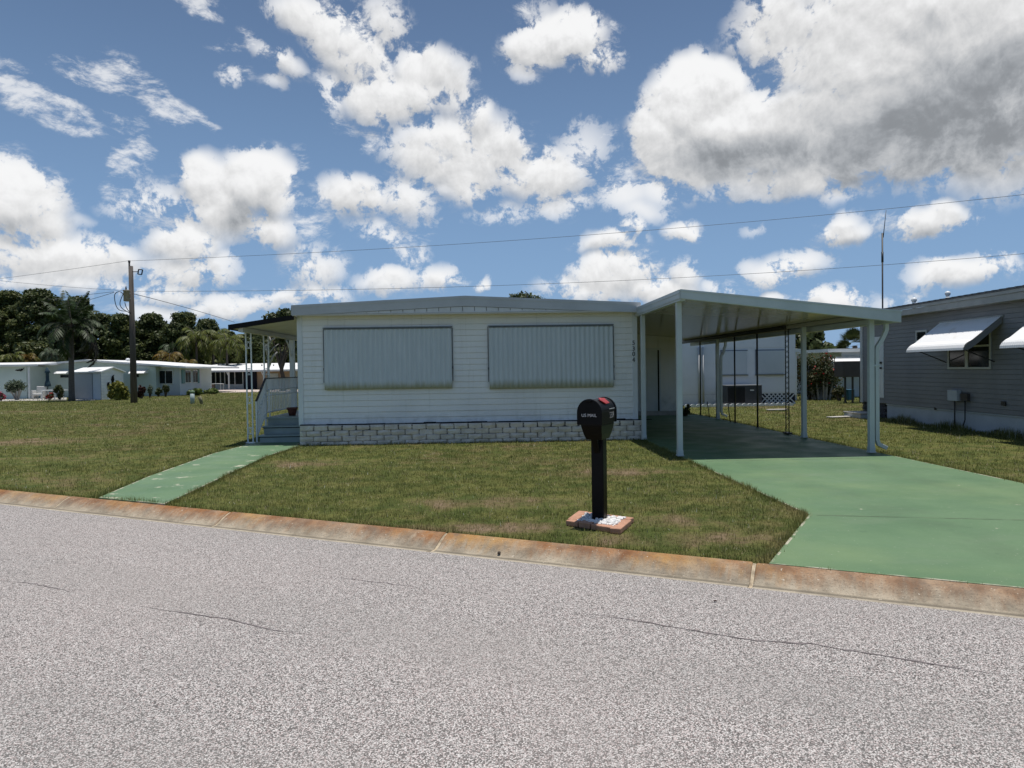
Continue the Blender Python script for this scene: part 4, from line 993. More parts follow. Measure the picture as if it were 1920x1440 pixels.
palm('tall thick-trunked palm with a brown hanging frond by the grey shed', 134, 612, 752, 51.4, 2.65, 25, PALML, r_=.18, lean=.12, droop=(1.0, 2.4), els=(-.5, 1.5), nleaf=40, wid=.8, dr0=.35, extra=deadfronds, hang=.5)
QP = 'queen palms behind the far roofs'
for px, py, Y, L, lb in ((368, 641, 84, 3.4, 'queen palm with a bare pale trunk, left of the three close queen palms'), (399, 640, 86, 3.6, 'bushy queen palm in the middle of the clump behind the long white roof'), (425, 648, 83, 3.0, 'queen palm at the right of the clump, nearest the porch'), (328, 655, 86, 2.4, 'small upright palm right of the pole, above the orange palm bush')):
    palm(lb, px, py, None, Y, L, 17, PALMY if px != 328 else PALML, r_=.14, group=QP, droop=(1.6, 2.6), els=(-.1, 1.4), nleaf=26, wid=.8, hang=.8)
for px, py, Y, L, mt, lb in ((22, 672, 72, 1.7, PALMY, 'small yellow-green palm at the left edge above the mint roof'), (50, 674, 74, 1.8, ARECA, 'small orange-tinged palm beside the yellow-green one above the mint roof'), (316, 671, 76, 2.3, ARECA, 'wide orange-tinged palm bush behind the white roof right of the pole'), (352, 682, 76, 1.5, ARECA, 'small rusty palm bush at the end of the white roof'), (96, 664, 76, 1.8, GREYLF, 'pale drooping palm behind the mint house left of the tall palm')):
    palm(lb, px, py, None, Y, L, 18, mt, r_=.10, group='small palms behind the far roofs', droop=(1.6, 2.6), els=(-.1, 1.3), nleaf=20, wid=.55)
# the tree in front of the long far house, seen through the porch
tp = at(528, 590, 70); root = thing('tree', 'thin-trunked tree in front of the long far house, seen through the porch', 'tree', (tp.x, 70, -.25))
t = MB(); limbs(t, (tp.x, 70, -.3), (tp.x, 70, 3.6), .26, [at(x, y, 70) for x, y in ((500,605),(520,592),(545,590),(560,600),(505,640),(550,640))]); t.build('trunk', TRUNK, root)
leafcloud('crown', [(tuple(at(x, y, 70+dy)), (rr_, rr_, rr_*.65), 330) for x, y, dy, rr_ in ((512,598,0,1.0),(530,594,.5,1.1),(548,597,-.5,1.0),(520,612,0,1.1),(545,616,.4,1.2),(530,632,0,1.0),(508,628,.3,.8),(556,606,0,.9),(536,587,0,.7))], OAKL, .22, root)
root = thing('bare_tree', 'small bare tree with pale twisting branches behind the porch posts', 'tree', (at(502, 730, 62).x, 62, -.25))
t = MB()
for pts in (((502,735),(503,700),(502,665),(513,652),(522,645)), ((502,665),(498,650),(508,640),(505,630)), ((503,690),(512,668),(520,660)), ((508,640),(516,632),(514,622))):
    t.tube([at(x, y, 62) for x, y in pts], [.11-.02*i for i in range(len(pts))], 6)
t.build('trunk', GREYBR, root)
# treetop just above the ridge of the white house
p = at(975, 556, 60); root = thing('tree', 'treetop barely showing above the ridge of the white house', 'tree', (p.x, 60, -.25))
t = MB(); limbs(t, (p.x, 60, -.3), (p.x, 60, 6.5), .2, [at(x, y, 60) for x, y in ((968,552),(985,553),(1005,558))]); t.build('trunk', TRUNK, root)
leafcloud('crown', [(tuple(at(x, y, 60)), (.9, .9, .55), 260) for x, y in ((968,562),(978,560),(990,563),(1008,566),(1000,575),(970,580))], OAKL, .17, root)
p = at(988, 560, 58); t = MB(); t.tube([(p.x, 58, -.25), (p.x, 58, at(988, 549, 58).z), at(984, 546, 58)], .05, 6); tag(t.build('lamp_pole', DARKM, loc=(p.x, 58, -.25)), 'thin dark pole tip above the ridge of the white house', 'pole')

# right background
tree('leafy tree with open gaps behind the carport, right of the white house', 1519, 612, 44, 78, OAKL, size=.26, dens=.8, n=12, low=.35, group='trees on the right')
tree('small far tree in the gap left of the fan palm', 1556, 652, 70, 44, OAKL, size=.3, dens=.7, n=9, low=.2, group='trees on the right')
c = at(1603, 648, 52); root = thing('palm_tree', 'round-headed fan palm beside the corner of the grey house', 'palm tree', (c.x, 52, -.24), 'trees on the right')
t = MB(); t.tube([(c.x, 52, -.3), (c.x, 52, c.z)], [.2, .17], 8); t.build('trunk', PALMT, root)
P = []
for i in range(60):
    a = random.uniform(0, 2*PI); el = random.uniform(-.5, 1.5); d_ = Vector((math.cos(a)*math.cos(el), math.sin(a)*math.cos(el), math.sin(el))); b_ = c + d_*.75
    s1 = d_.cross(Vector((.1,.2,1))).normalized(); s2 = s1.cross(d_)
    for k in range(14):
        w_ = -1.25 + 2.5*k/13; e = b_ + (d_*math.cos(w_) + s1*math.sin(w_))*.72 - Vector((0,0,.12*abs(w_))); q = (b_ + e)/2; o = (s1*math.cos(w_) - d_*math.sin(w_))*.035
        P.append((b_, q+o, e, q-o))
place('crown', npmesh('crown', np.array([[tuple(v) for v in q] for q in P]).reshape(-1, 3), 4, RNG.random(len(P))), SABAL, root)
tree('low dark tree left of the fan palm', 1580, 640, 58, 46, OAKL, size=.26, dens=.8, n=9, low=.3, group='trees on the right')
def shrub(name, label, px0, px1, pyt, pyb, Y, mat, size, n, stems=8, fl=None, stemmat=TRUNK, cat='shrub', bottom=.35, up=.4, aspect=1.6, group=None, spread=.12):
    p0, p1 = at(px0, pyb, Y), at(px1, pyt, Y); xm, w_, zb = (p0.x+p1.x)/2, (p1.x-p0.x)/2, gz(Y); hh = p1.z - zb
    root = thing(name, label, cat, (xm, Y, zb), group); t = MB(); cl = []
    for i in range(stems):
        a = random.uniform(0, 2*PI); rr_ = random.uniform(.2, .82)*(1 if spread < .3 else 1.0); e = Vector((xm+math.cos(a)*w_*rr_, Y+math.sin(a)*w_*rr_*.8, zb+hh*random.uniform(bottom+.1, .88)))
        s_ = Vector((xm+math.cos(a)*w_*spread*rr_*1.2, Y+math.sin(a)*w_*spread*rr_*1.2, zb-.02)); t.tube([s_, s_.lerp(e, .5)+Vector((math.cos(a)*.1*w_, 0, .1*hh)), e], [.02+.012*hh, .015+.008*hh, .008], 5)
        cl.append((tuple(e), (w_*.36, w_*.36, min(hh*.24, zb+hh-e.z+.05)), n//stems))
    t.build('stem', stemmat, root); leafcloud('foliage', [(c[0], c[1], int(c[2]*2.2)) for c in cl], mat, size*.66, root, up=up, shell=.5, aspect=aspect)
    if fl: leafcloud('flower', [(c[0], tuple(v*1.02 for v in c[1]), fl[1]//stems) for c in cl], fl[0], fl[2], root, shell=.15)['kind'] = 'stuff'
    return root
shrub('flowering_shrub', 'large twiggy red-flowered shrub behind the carport near the brown tank', 1490, 1580, 661, 746, 31.5, BUSHL, .075, 6200, 44, (REDF, 88, .06), GREYBR, bottom=.02, spread=.55)
shrub('shrub', 'low dark shrub at the foot of the brown tank legs', 1561, 1586, 724, 748, 29.5, BUSHL, .06, 500, 8, bottom=.1)
shrub('shrub', 'small dark weed bush at the rear corner of the carport', 1276, 1296, 757, 783, 22.0, BUSHL, .05, 420, 9, bottom=.1)
tk = at(1597, 690, 27.6); K = .0208
tn = thing('fuel_tank', 'brown square tank raised on thin legs beside the grey house', 'tank', (tk.x+.2, 27.8, 0))
xa, xb, za, zb_ = at(1582, 690, 27.6).x, at(1630, 690, 27.6).x, at(1597, 707, 27.6).z, at(1597, 677, 27.6).z
t = MB(); t.box(xa, xb, 27.6, 28.4, za, zb_); t.build('body', TANKB, tn, bevel=.02)
for x in (xa+.12, xa+.42, xb-.3):
    t = MB(); t.box(x-.03, x+.03, 27.7, 27.76, 0, za-.001); t.build('leg', DARKM, tn)
t = MB(); p = at(1596, 745, 30); t.box(p.x-.13, p.x+.15, 30, 30.3, 0, .42); t.box(p.x-.15, p.x+.17, 29.98, 30.32, .421, .46); tag(t.build('bin', BLUEB, loc=(p.x, 30, 0), bevel=.02), 'small blue bin behind the legs of the brown tank', 'bin')
E_ = 40.0
eh = thing('mobile_home', 'low white-roofed house behind the red-flowered shrub', 'house', (at(1560, 740, E_).x, E_, -.1))
x0, x1 = at(1470, 700, E_).x, at(1700, 700, E_).x; zt = at(1560, 674, E_).z
t = MB(); t.box(x0, x1, E_, E_+7, -.15, zt); t.build('wall', BLUGREY, eh)
t = MB(); t.box(x0-.3, x1, E_-.6, E_+7.3, zt+.001, zt+.3); t.build('fascia', TRIMG, eh)
t = MB(); t.box(x0-.35, x1, E_-.65, E_+7.4, zt+.301, zt+.36); t.build('roof', ROOFW, eh)
for a, b_ in ((1520, 1556), (1562, 1578)):
    t = MB(); t.box(at(a, 690, E_).x, at(b_, 690, E_).x, E_-.02, E_-.002, at(1540, 712, E_).z, at(1540, 683, E_).z); t.build('window', GLASS, eh)
e2 = thing('mobile_home', 'white house with a curved white awning, half hidden by the grey house', 'house', (at(1600, 740, 34).x, 34.4, -.05))
x0, x1 = at(1578, 700, 34.4).x, at(1690, 700, 34.4).x; zt = at(1600, 660, 34.4).z
t = MB(); t.box(x0, x1, 34.4, 38, -.06, zt); t.build('wall', BLUGREY, e2)
t = MB(); t.box(x0-.9, x1, 33.9, 38.3, zt+.001, zt+.16); t.build('roof', ROOFW, e2)
t = MB(); a, b_ = at(1565, 690, 33), at(1660, 667, 33); zz = [at(1590, y, 33).z for y in (690, 684, 678, 668)]
t.add([(a.x+dx, y, z) for x_ in (0, 1) for dx, y, z in [((b_.x-a.x)*x_ if True else 0, yy, z_) for yy, z_ in zip((32.9, 32.95, 33.1, 34.38), zz)]], [(0,4,5,1),(1,5,6,2),(2,6,7,3)])
t.add([(a.x+.0, 32.9, zz[0]), (a.x, 32.95, zz[1]), (a.x, 33.1, zz[2]), (a.x, 34.38, zz[3]), (a.x, 34.38, zz[0])], [(0,1,2,3,4)]); t.build('awning', AWN, e2)

# ------------------------------------------------------------------ far left row
def fw(mb, px0, px1, pyt, Y, dep=.12, zb=-.27, mi=0, pyb=None):
    x0, x1 = at(px0, 700, Y).x, at(px1, 700, Y).x; pm = (px0+px1)/2
    z0 = at(pm, pyb, Y).z if pyb else zb; mb.box(x0, x1, Y, Y+dep, z0, at(pm, pyt, Y).z, mi); return x0, x1
# A: mint house at the frame edge
Y = 58.0
ha = thing('mobile_home', 'mint green house at the far left with a small white-posted porch', 'house', (at(20, 748, Y).x, Y, -.25))
t = MB(); fw(t, -160, 49, 688, Y, 9); fw(t, 49.2, 79, 690, Y+3.2, 5); t.build('wall', MINT, ha)
t = MB(); x0, x1 = at(-165, 700, Y).x, at(78, 700, Y).x; z0 = at(20, 687.5, Y).z
t.prism([(x0, Y-.5, z0), (x1, Y-.5, z0), (x1, Y-.5, z0+.16), (x0, Y-.5, z0+.16)], (0, .05, 0)); t.prism([(x0, Y-.44, z0+.161), (x0, Y+5, z0+.42), (x0, Y+9.5, z0+.16), (x0, Y+9.5, z0+.1), (x0, Y-.44, z0+.1)], (x1-x0, 0, 0)); t.build('roof', ROOFW, ha)
t = MB(); fw(t, 52.2, 54.6, 687.6, Y-.35, .12); t.build('post', TRIM, ha)
t = MB(); fw(t, 64, 79, 700, Y+3.1, .09); dr = t.build('door', TRIM, ha); t = MB(); fw(t, 65.5, 77.5, 704.5, Y+3.05, .04, pyb=723); t.build('pane', GLASS, dr)
t = MB(); fw(t, 56, 58, 697, Y+3.1, .09, pyb=699); t.build('porch_lamp', DARKM, ha)
t = MB()
for cx, cy, s_ in ((33, 694, 1), (38.5, 694.5, 1.1), (41.5, 692.5, .8)):
    p = at(cx, cy, Y-.05); w_ = .22*s_; t.add([(p.x-w_, p.y, p.z-.02), (p.x-w_*.2, p.y-.03, p.z-.05), (p.x+w_*.25, p.y-.03, p.z-.09), (p.x+w_, p.y, p.z+.13), (p.x+w_*.2, p.y-.02, p.z+.03), (p.x-w_*.3, p.y-.02, p.z+.06)], [(0,1,2,3,4,5)])
t.build('bird_ornament', BLACK, ha)
# B: wide low gable
Y = 60.5
hb = thing('mobile_home', 'pale wide house with a low white gable behind the tall palm and shed', 'house', (at(165, 745, Y).x, Y, -.25))
g0, g1, g2 = at(77, 682, Y), at(165, 674, Y), at(352, 687, Y)
t = MB(); t.prism([(g0.x+.2, Y, -.27), (at(292, 700, Y).x, Y, -.27), (at(292, 700, Y).x, Y, at(292, 683.5, Y).z-.16), (g1.x, Y, g1.z-.16), (g0.x+.2, Y, g0.z-.15)], (0, 12, 0)); t.build('wall', MINT, hb)
t = MB(); t.prism([(g0.x, Y-.45, g0.z-.15), (g1.x, Y-.45, g1.z-.15), (g2.x, Y-.45, g2.z-.15), (g2.x, Y-.45, g2.z), (g1.x, Y-.45, g1.z), (g0.x, Y-.45, g0.z)], (0, 12.8, 0)); t.build('roof', ROOFW, hb)
t = MB(); fw(t, 113, 128, 703, Y-.04, .03, pyb=708); t.build('window', GLASS, hb)
def fawn(px0, px1, pyt, pyb, Y, out, parent):
    a, b_ = at(px0, pyb, Y-out), at(px1, pyt, Y); t = MB(); n = 40; pr = [(0, b_.z), (out*.75, a.z+(b_.z-a.z)*.45), (out*.95, a.z+(b_.z-a.z)*.2), (out, a.z)]; v = []
    for i in range(n+1):
        for o, z in pr: v.append((a.x+(b_.x-a.x)*i/n, Y-o-.01, z + (.012 if i % 2 else 0)))
    t.add(v, [(i*4+j+1, i*4+j, (i+1)*4+j, (i+1)*4+j+1) for i in range(n) for j in range(3)])
    t.add([(a.x, Y-o-.01, z) for o, z in pr] + [(a.x, Y-.01, a.z)], [(0,1,2,3,4)]); t.add([(b_.x, Y-o-.01, z) for o, z in pr] + [(b_.x, Y-.01, a.z)], [(4,3,2,1,0)])
    return t.build('awning', AWN, parent)
fawn(99, 134, 693.5, 701, Y, .8, hb); fawn(240, 278, 693, 700.5, Y, .8, hb)
t = MB(); fw(t, 247, 260, 702, Y-.04, .03, pyb=707); t.build('window', GLASS, hb)
t = MB(); p = at(240, 679, Y+4); t.lathe((p.x, p.y, p.z-.1), [(.12,0),(.12,.3),(.2,.3),(.15,.42),(.02,.46)], 10); t.build('roof_vent', TRIM, hb)
# garden shed with corner towards us
P1, P2, P3 = G(134, 749), G(190, 750), G(232, 746)
gs = thing('garden_shed', 'grey garden shed with a wide closed door and a small white gable roof', 'shed', P2)
zt = at(190, 698, P2.y).z; zb = P2.z-.05
def wallseg(a, b_, z0, z1, lap, mat, nm):
    t = MB(); t.siding((a.x, a.y), (b_.x, b_.y), z0, z1, lap, .02); return t.build(nm, mat, gs)
P4 = P1 + (P3-P2)
wallseg(P1, P2, zb, zt, .16, BLUGREY, 'wall'); wallseg(P2, P3, zb, zt, .22, WHITE, 'wall')  # left wall greyer than the right: its shade is put into the colour
t = MB(); t.prism([P1+Vector((.03,.04,0)), P2+Vector((-.01,.06,0)), P3+Vector((-.03,.03,0)), P4], (0,0,zt-zb)); t.build('core', BLUGREY, gs)
e = (P2-P1).normalized(); nn = Vector((e.y, -e.x, 0)); L = (P2-P1).length
t = MB(); a, b_ = P1+e*L*.05+nn*.025, P1+e*L*.74+nn*.025; t.prism([a, b_, b_+nn*.03, a+nn*.03], (0,0,at(150, 701, P2.y).z-zb)); dr = t.build('door', M('grey_shed_door', (.30,.33,.36), rough=.5, scale=1), gs)
f = P3-P2; mid = (P2+P3)/2; rz = at(203, 690, mid.y).z
t = MB(); q = [P2-f*.06, P3+f*.06]; back = P1-P2
V = [q[0]+Vector((0,0,zt-q[0].z)) - e*-.25, mid+Vector((0,0,rz-mid.z))+e*.25, q[1]+Vector((0,0,zt-q[1].z))+e*.25]; V = [q[0]+e*.25, mid+e*.25, q[1]+e*.25]; V = [Vector((v.x, v.y, z)) for v, z in zip(V, (zt-.02, rz, zt-.02))]
W = [v + back*1.05 for v in V]; up_ = Vector((0,0,.09))
t.add(V+W+[v+up_ for v in V+W], [(6,7,10,9),(7,8,11,10),(0,1,7,6),(1,2,8,7),(1,0,3,4),(2,1,4,5),(0,6,9,3),(8,2,5,11),(4,3,9,10),(5,4,10,11)]); t.build('roof', ROOFW, gs)
t = MB(); g3 = [V[0]-e*.22, V[2]-e*.22, V[1]-e*.22]; t.prism(g3, e*-.05); t.build('gable', WHITE, gs)
p = (P2*.45+P3*.55) ; FN = Vector((f.y, -f.x, 0)).normalized()
for k, (fr, zz, s_) in enumerate(((.26, 1.22, .17), (.46, 1.42, .32), (.68, 1.24, .18))):
    c = P2 + f*fr + FN*.06; t = MB(); z0 = zb+zz
    t.tube([c+Vector((0,0,z0)), c+Vector((.02,0,z0+s_)), c+Vector((.05,0,z0+s_*1.9)), c+Vector((.14,0,z0+s_*2.2))], [.03, .09+.1*s_, .06, .02], 6); t.tube([c+Vector((0,0,z0-.35)), c+Vector((0,0,z0))], .02, 5); t.build('bird_ornament', BLACK, gs)
# C: flat-roofed room
C1, C2, C3 = G(283, 742), G(338, 741.5), G(378, 737)
hc = thing('sun_room', 'pale blue-grey room with a flat white roof and teal shutters on its right side', 'house', C2)
zt = at(338, 690, C2.y).z; t = MB(); t.prism([C1+Vector((0,0,-.1)), C2+Vector((0,0,-.1)), C3+Vector((0,0,-.1)), C1+(C3-C2)+Vector((0,0,-.1))], (0,0,zt+.35)); t.build('wall', BLUGREY, hc)
q = [C1-(C2-C1)*.02, C2+(C2-C3).normalized()*.35+(C2-C1).normalized()*.3, C3+(C3-C2)*.25+(C2-C1).normalized()*.3, C1+(C3-C2)*1.25]
t = MB(); t.prism([Vector((v.x, v.y, zt+.001)) for v in q], (0,0,.2)); t.build('roof', ROOFW, hc)
def onseg(a, b_, n_, fr0, fr1, pyt, pyb, o, mat, nm, par):
    Yr = (a+(b_-a)*((fr0+fr1)/2)).y; z1, z0 = at(338, pyt, Yr).z, at(338, pyb, Yr).z; u, v = a+(b_-a)*fr0+n_*.005, a+(b_-a)*fr1+n_*.005
    t = MB(); t.prism([Vector((q_.x, q_.y, z0)) for q_ in (u+n_*o, v+n_*o, v, u)], (0,0,z1-z0)); return t.build(nm, mat, par)
n1 = (C2-C1).normalized(); n1 = Vector((n1.y, -n1.x, 0)); n2 = (C3-C2).normalized(); n2 = Vector((n2.y, -n2.x, 0))
w_ = onseg(C1, C2, n1, .27, .79, 693.5, 720, .05, TRIM, 'window', hc); onseg(C1, C2, n1*1, .30, .515, 695, 718.5, .08, GLASS, 'pane', w_); onseg(C1, C2, n1, .545, .76, 695, 718.5, .08, GLASS, 'pane', w_)
for f0, f1 in ((.07, .2), (.80, .88)): onseg(C2, C3, n2, f0, f1, 693, 719, .06, TEAL, 'shutter', hc)
for f0, f1 in ((.2, .46), (.55, .79)):
    w_ = onseg(C2, C3, n2, f0, f1, 694, 718, .05, TRIM, 'window', hc); m_ = (f0+f1)/2; onseg(C2, C3, n2, f0+.02, m_-.015, 695, 717, .08, GLASS, 'pane', w_); onseg(C2, C3, n2, m_+.015, f1-.02, 695, 717, .08, GLASS, 'pane', w_)
# D: long white-roofed house with screened porch
Y = 80.0
hd = thing('mobile_home', 'long white-roofed house with a dark screened porch seen past the porch posts', 'house', (at(470, 732, Y).x, Y, -.25))
x0, x1 = at(372, 700, Y).x, at(640, 700, Y).x
t = MB(); fw(t, 376, 640, 690, Y+.25, 9); t.build('wall', PEACH, hd)
ez = at(470, 693.5, Y-1.6).z; rz = at(470, 681.5, Y+5).z; t = MB()
t.prism([(x0, Y-1.6, ez), (x0, Y+5, rz), (x0, Y+11, ez), (x0, Y+11, ez-.12), (x0, Y+5, rz-.12), (x0, Y-1.6, ez-.12)], (x1-x0, 0, 0)); t.prism([(x0, Y-1.65, ez-.2), (x1, Y-1.65, ez-.2), (x1, Y-1.65, ez-.01), (x0, Y-1.65, ez-.01)], (0, .045, 0))
rf = t.build('roof', ROOFW, hd)
for px in (410, 491, 513): p = at(px, 686, Y+2); t = MB(); t.lathe((p.x, p.y, p.z-.25), [(.07,0),(.07,.4),(.02,.42)], 8); t.build('vent', DARKM, rf)
t = MB(); fw(t, 379, 456, 696, Y+.12, .1, pyb=720.5); t.build('porch_screen', GLASS, hd)
t = MB(); fw(t, 404, 456, 720.6, Y+.1, .12); t.build('knee_wall', BLUGREY, hd)
t = MB()
for px in (385.5, 395, 404, 413, 421, 440, 455): fw(t, px-.7, px+.7, 695, Y+.05, .06)
fw(t, 379, 397, 703, Y+.051, .05, pyb=704.4)
t.build('screen_frame', TRIM, hd)
t = MB(); fw(t, 457, 481, 696, Y+.1, .1); t.build('carport_shade_panel', LATTD, hd)  # flat dark panel in place of the carport's shaded interior
t = MB(); fw(t, 500, 521, 700, Y+.15, .09); t.build('garage_door', TRIM, hd); t = MB(); fw(t, 548, 640, 692, Y+.15, .09); t.build('side_panel', SOFFIT, hd)
t = MB()
for px in (381, 428.5, 494):
    fw(t, px-1.1, px+1.1, 694.6, Y-1.4, .15)
    p, q = at(px-.9, 703, Y-1.4), at(px-3.6, 697, Y-1.4); t.bar(p, q, .09)
t.build('post', TRIM, hd)
def flat(name, pts, mat, dz=.02):
    P = [G(x, y) for x, y in pts]; t = MB(); t.prism([Vector((p.x, p.y, gz(p.y)-.15)) for p in P], (0,0,.15+dz)); return tag(t.build(name, mat), kind='structure')
flat('patio', [(-60,753.5),(62,751.5),(125,750.5),(125,745),(60,744),(-60,745)], CONC); flat('patio', [(136,751.8),(178,750.6),(178,748),(136,748.3)], CONC)
flat('driveway', [(405,736.3),(478,735.5),(560,735),(560,731),(410,731)], PINKC)

# small things on the far lots
def umbrella(px, Y):
    p = at(px, 745, Y); u_ = thing('patio_umbrella', 'closed navy patio umbrella standing on the mint house patio', 'umbrella', (p.x, Y, -.22)); zt = at(px, 688.5, Y).z
    t = MB(); t.tube([(p.x, Y, -.24), (p.x, Y, zt)], .03, 8); t.lathe((p.x, Y, -.23), [(.28,0),(.26,.05),(.05,.09)], 14); t.build('pole', DARKM, u_)
    z1, z2, z3, z4 = [at(px, y, Y).z for y in (725, 713, 699, 697)]; t = MB(); t.lathe((p.x, Y, 0), [(.05,z1),(.24,z1+.02),(.20,(z1+z2)/2),(.12,z2),(.12,z3),(.20,z3+.01),(.17,z4+.05),(.03,zt)], 9); t.build('canopy', UMB, u_)
umbrella(90, 56.5)
def chair(px, Y):
    p = at(px, 746, Y); zb = gz(Y)+.02; c_ = thing('wicker_chair', 'white wicker armchair on the mint house patio by the door', 'chair', (p.x, Y, zb)); x = p.x
    t = MB(); t.box(x-.33, x+.33, Y-.3, Y+.3, zb+.30, zb+.44); t.build('seat', WICKER, c_, bevel=.03)
    t = MB(); t.box(x-.36, x+.36, Y+.24, Y+.34, zb+.441, zb+1.0); t.build('backrest', WICKER, c_, bevel=.04)
    for s_ in (-1, 1):
        t = MB(); t.box(x+s_*.39-.05, x+s_*.39+.05, Y-.3, Y+.23, zb+.12, zb+.68); t.build('armrest', WICKER, c_, bevel=.03)
        for y in (-.26, .26): t = MB(); t.box(x+s_*.30-.03, x+s_*.30+.03, Y+y-.03, Y+y+.03, zb, zb+.299); t.build('leg', WICKER, c_)
chair(74, 56.3)
def table(px, Y, lab, w_=.55, mat=TRIM):
    p = at(px, 746, Y); zb = gz(Y)+.02; c_ = thing('patio_table', lab, 'table', (p.x, Y, zb)); x = p.x
    t = MB(); t.box(x-w_, x+w_, Y-.45, Y+.45, zb+.68, zb+.72); t.build('tabletop', mat, c_, bevel=.01)
    for a in (-1, 1):
        for b_ in (-1, 1): t = MB(); t.box(x+a*(w_-.06)-.02, x+a*(w_-.06)+.02, Y+b_*.38-.02, Y+b_*.38+.02, zb, zb+.679); t.build('leg', mat, c_)
table(97, 55.6, 'white patio table under the closed navy umbrella'); table(116, 54.8, 'white table at the foot of the tall palm', .4)
table(407, 76.5, 'pale table in front of the dark screened porch', .6)
def mchair(px, Y):
    p = at(px, 735, Y); zb = gz(Y); c_ = thing('patio_chair', 'maroon cushioned chair in front of the dark screened porch', 'chair', (p.x, Y, zb)); x = p.x
    t = MB(); t.box(x-.45, x+.5, Y-.4, Y+.3, zb+.35, zb+.55); t.build('seat', REDM, c_, bevel=.05); t = MB(); t.box(x-.5, x+.2, Y+.2, Y+.36, zb+.551, zb+1.15); t.build('backrest', REDM, c_, bevel=.06)
    for a in (-.38, .42): t = MB(); t.box(x+a-.04, x+a+.04, Y-.3, Y+.2, zb, zb+.349); t.build('leg', DARKM, c_)
mchair(391, 77)
ped = G(361, 757); pe = thing('utility_pedestal', 'short grey-green utility pedestal in the far grass', 'pedestal', ped)
t = MB(); t.lathe(ped, [(.115,-.02),(.115,.60)], 14); t.build('body', PEDG, pe); t = MB(); t.lathe(ped, [(.13,.601),(.13,.70),(.10,.74),(.03,.75)], 14); t.build('cap', M('green_cap', (.14,.22,.12), rough=.6), pe)
p = G(378.5, 758); t = MB(); t.tube([p+Vector((0,0,-.02)), p+Vector((-.06,0,.25)), p+Vector((-.13,-.02,.44))], [.075, .09, .10], 9)
tag(t.build('short_post', M('lichen_post', (.22,.20,.13), (.10,.10,.05), rough=.95, scale=12), loc=p), 'short leaning mossy post beside the grey-green pedestal', 'post')
shrub('shrub', 'open grey-green shrub with bare stems against the mint wall', 13, 50, 712, 753, 55.5, GREYLF, .13, 620, 12, stemmat=GREYBR, bottom=.45)
shrub('flowering_plant', 'pink flowering plant at the extreme left edge', -6, 8, 731, 756, 54, BUSHL, .10, 200, 6, (PINKF, 120, .085), bottom=.2)
shrub('flowering_plant', 'red flowering plant in front of the white patio table', 83, 101, 735, 752, 53.5, BUSHL, .10, 240, 6, (REDF, 120, .075), bottom=.15)
shrub('shrub', 'dark green shrub left of the tall palm trunk', 101, 122, 722, 750, 54.2, BUSHL, .11, 420, 8, bottom=.15)
shrub('croton_shrub', 'large yellow-green croton bush left of the utility pole', 201, 244, 716, 750, 51.5, CROTON, .19, 1500, 16, bottom=.12)
shrub('shrub', 'dark red leafy plant just right of the utility pole', 257, 274, 722, 744, 54, REDLF, .14, 420, 8, bottom=.15)
shrub('shrub', 'thin pale plant between the red plant and the window', 273, 288, 722, 745, 55, GREYLF, .11, 150, 6, bottom=.4)
shrub('shrub', 'dark rounded shrub under the window with teal-free sill', 287, 306, 726, 743, 58.5, OAKL, .14, 420, 8, bottom=.1)['label'] = 'dark rounded shrub under the left side of the big window'
shrub('shrub', 'open green shrub under the right side of the big window', 300, 320, 719, 744, 57.5, BUSHL, .13, 300, 8, bottom=.4)
shrub('border_plants', 'low row of bright green plants at the corner of the blue-grey room', 352, 381, 728, 741.5, 60, HOSTA, .17, 700, 12, bottom=.1, cat='plant'); shrub('border_plants', 'low leafy plants in front of the screened porch table', 379, 411, 729, 740.5, 64, HOSTA, .17, 700, 12, bottom=.1, cat='plant')

# ------------------------------------------------------------------ utility pole and wires
PG = G(251.5, 755.5); PY = PG.y; k_ = PY/FPX
up = thing('utility_pole', 'tall weathered wooden utility pole with a transformer on the left lawn', 'utility pole', PG)
tp = at(245.2, 499, PY); t = MB()
t.tube([PG+Vector((0,0,-.1)), PG.lerp(tp, .5), tp], [.205, .165, .13], 14); t.build('pole', WOODP, up)
pin = at(243, 488.5, PY); t = MB(); t.tube([(pin.x, PY-.05, tp.z-.3), (pin.x, PY-.05, pin.z-.12)], .05, 8); t.lathe((pin.x, PY-.05, pin.z-.13), [(.05,0),(.085,.03),(.05,.06),(.085,.09),(.05,.13)], 10); t.build('insulator', DARKM, up)
c = at(240.5, 555, PY-.05); t = MB(); t.lathe((c.x-.05, PY-.1, c.z-.33), [(.18,0),(.20,.02),(.20,.62),(.225,.63),(.225,.68),(.05,.71)], 16); tr = t.build('transformer', TRANSF, up)
t = MB(); t.lathe((c.x-.1, PY-.1, c.z+.37), [(.035,0),(.06,.04),(.035,.08),(.055,.12),(.03,.16),(.02,.24)], 8); t.build('bushing', DARKM, tr)
t = MB(); t.box(c.x+.1, tp.x, PY-.16, PY-.08, c.z+.1, c.z+.18); t.box(c.x+.1, tp.x, PY-.16, PY-.08, c.z-.2, c.z-.12); t.build('bracket', TRIMG, tr)
fr = [at(x, y, PY-.1) for x, y in ((260,505),(267.5,506),(265.5,515),(258.5,514))]; t = MB()
for a, b_ in zip(fr, fr[1:]+fr[:1]): t.bar(a, b_, .055)
t.bar(at(248, 509.5, PY-.1), at(259, 509.5, PY-.1), .04); t.build('wire_bracket', CABLE, up)
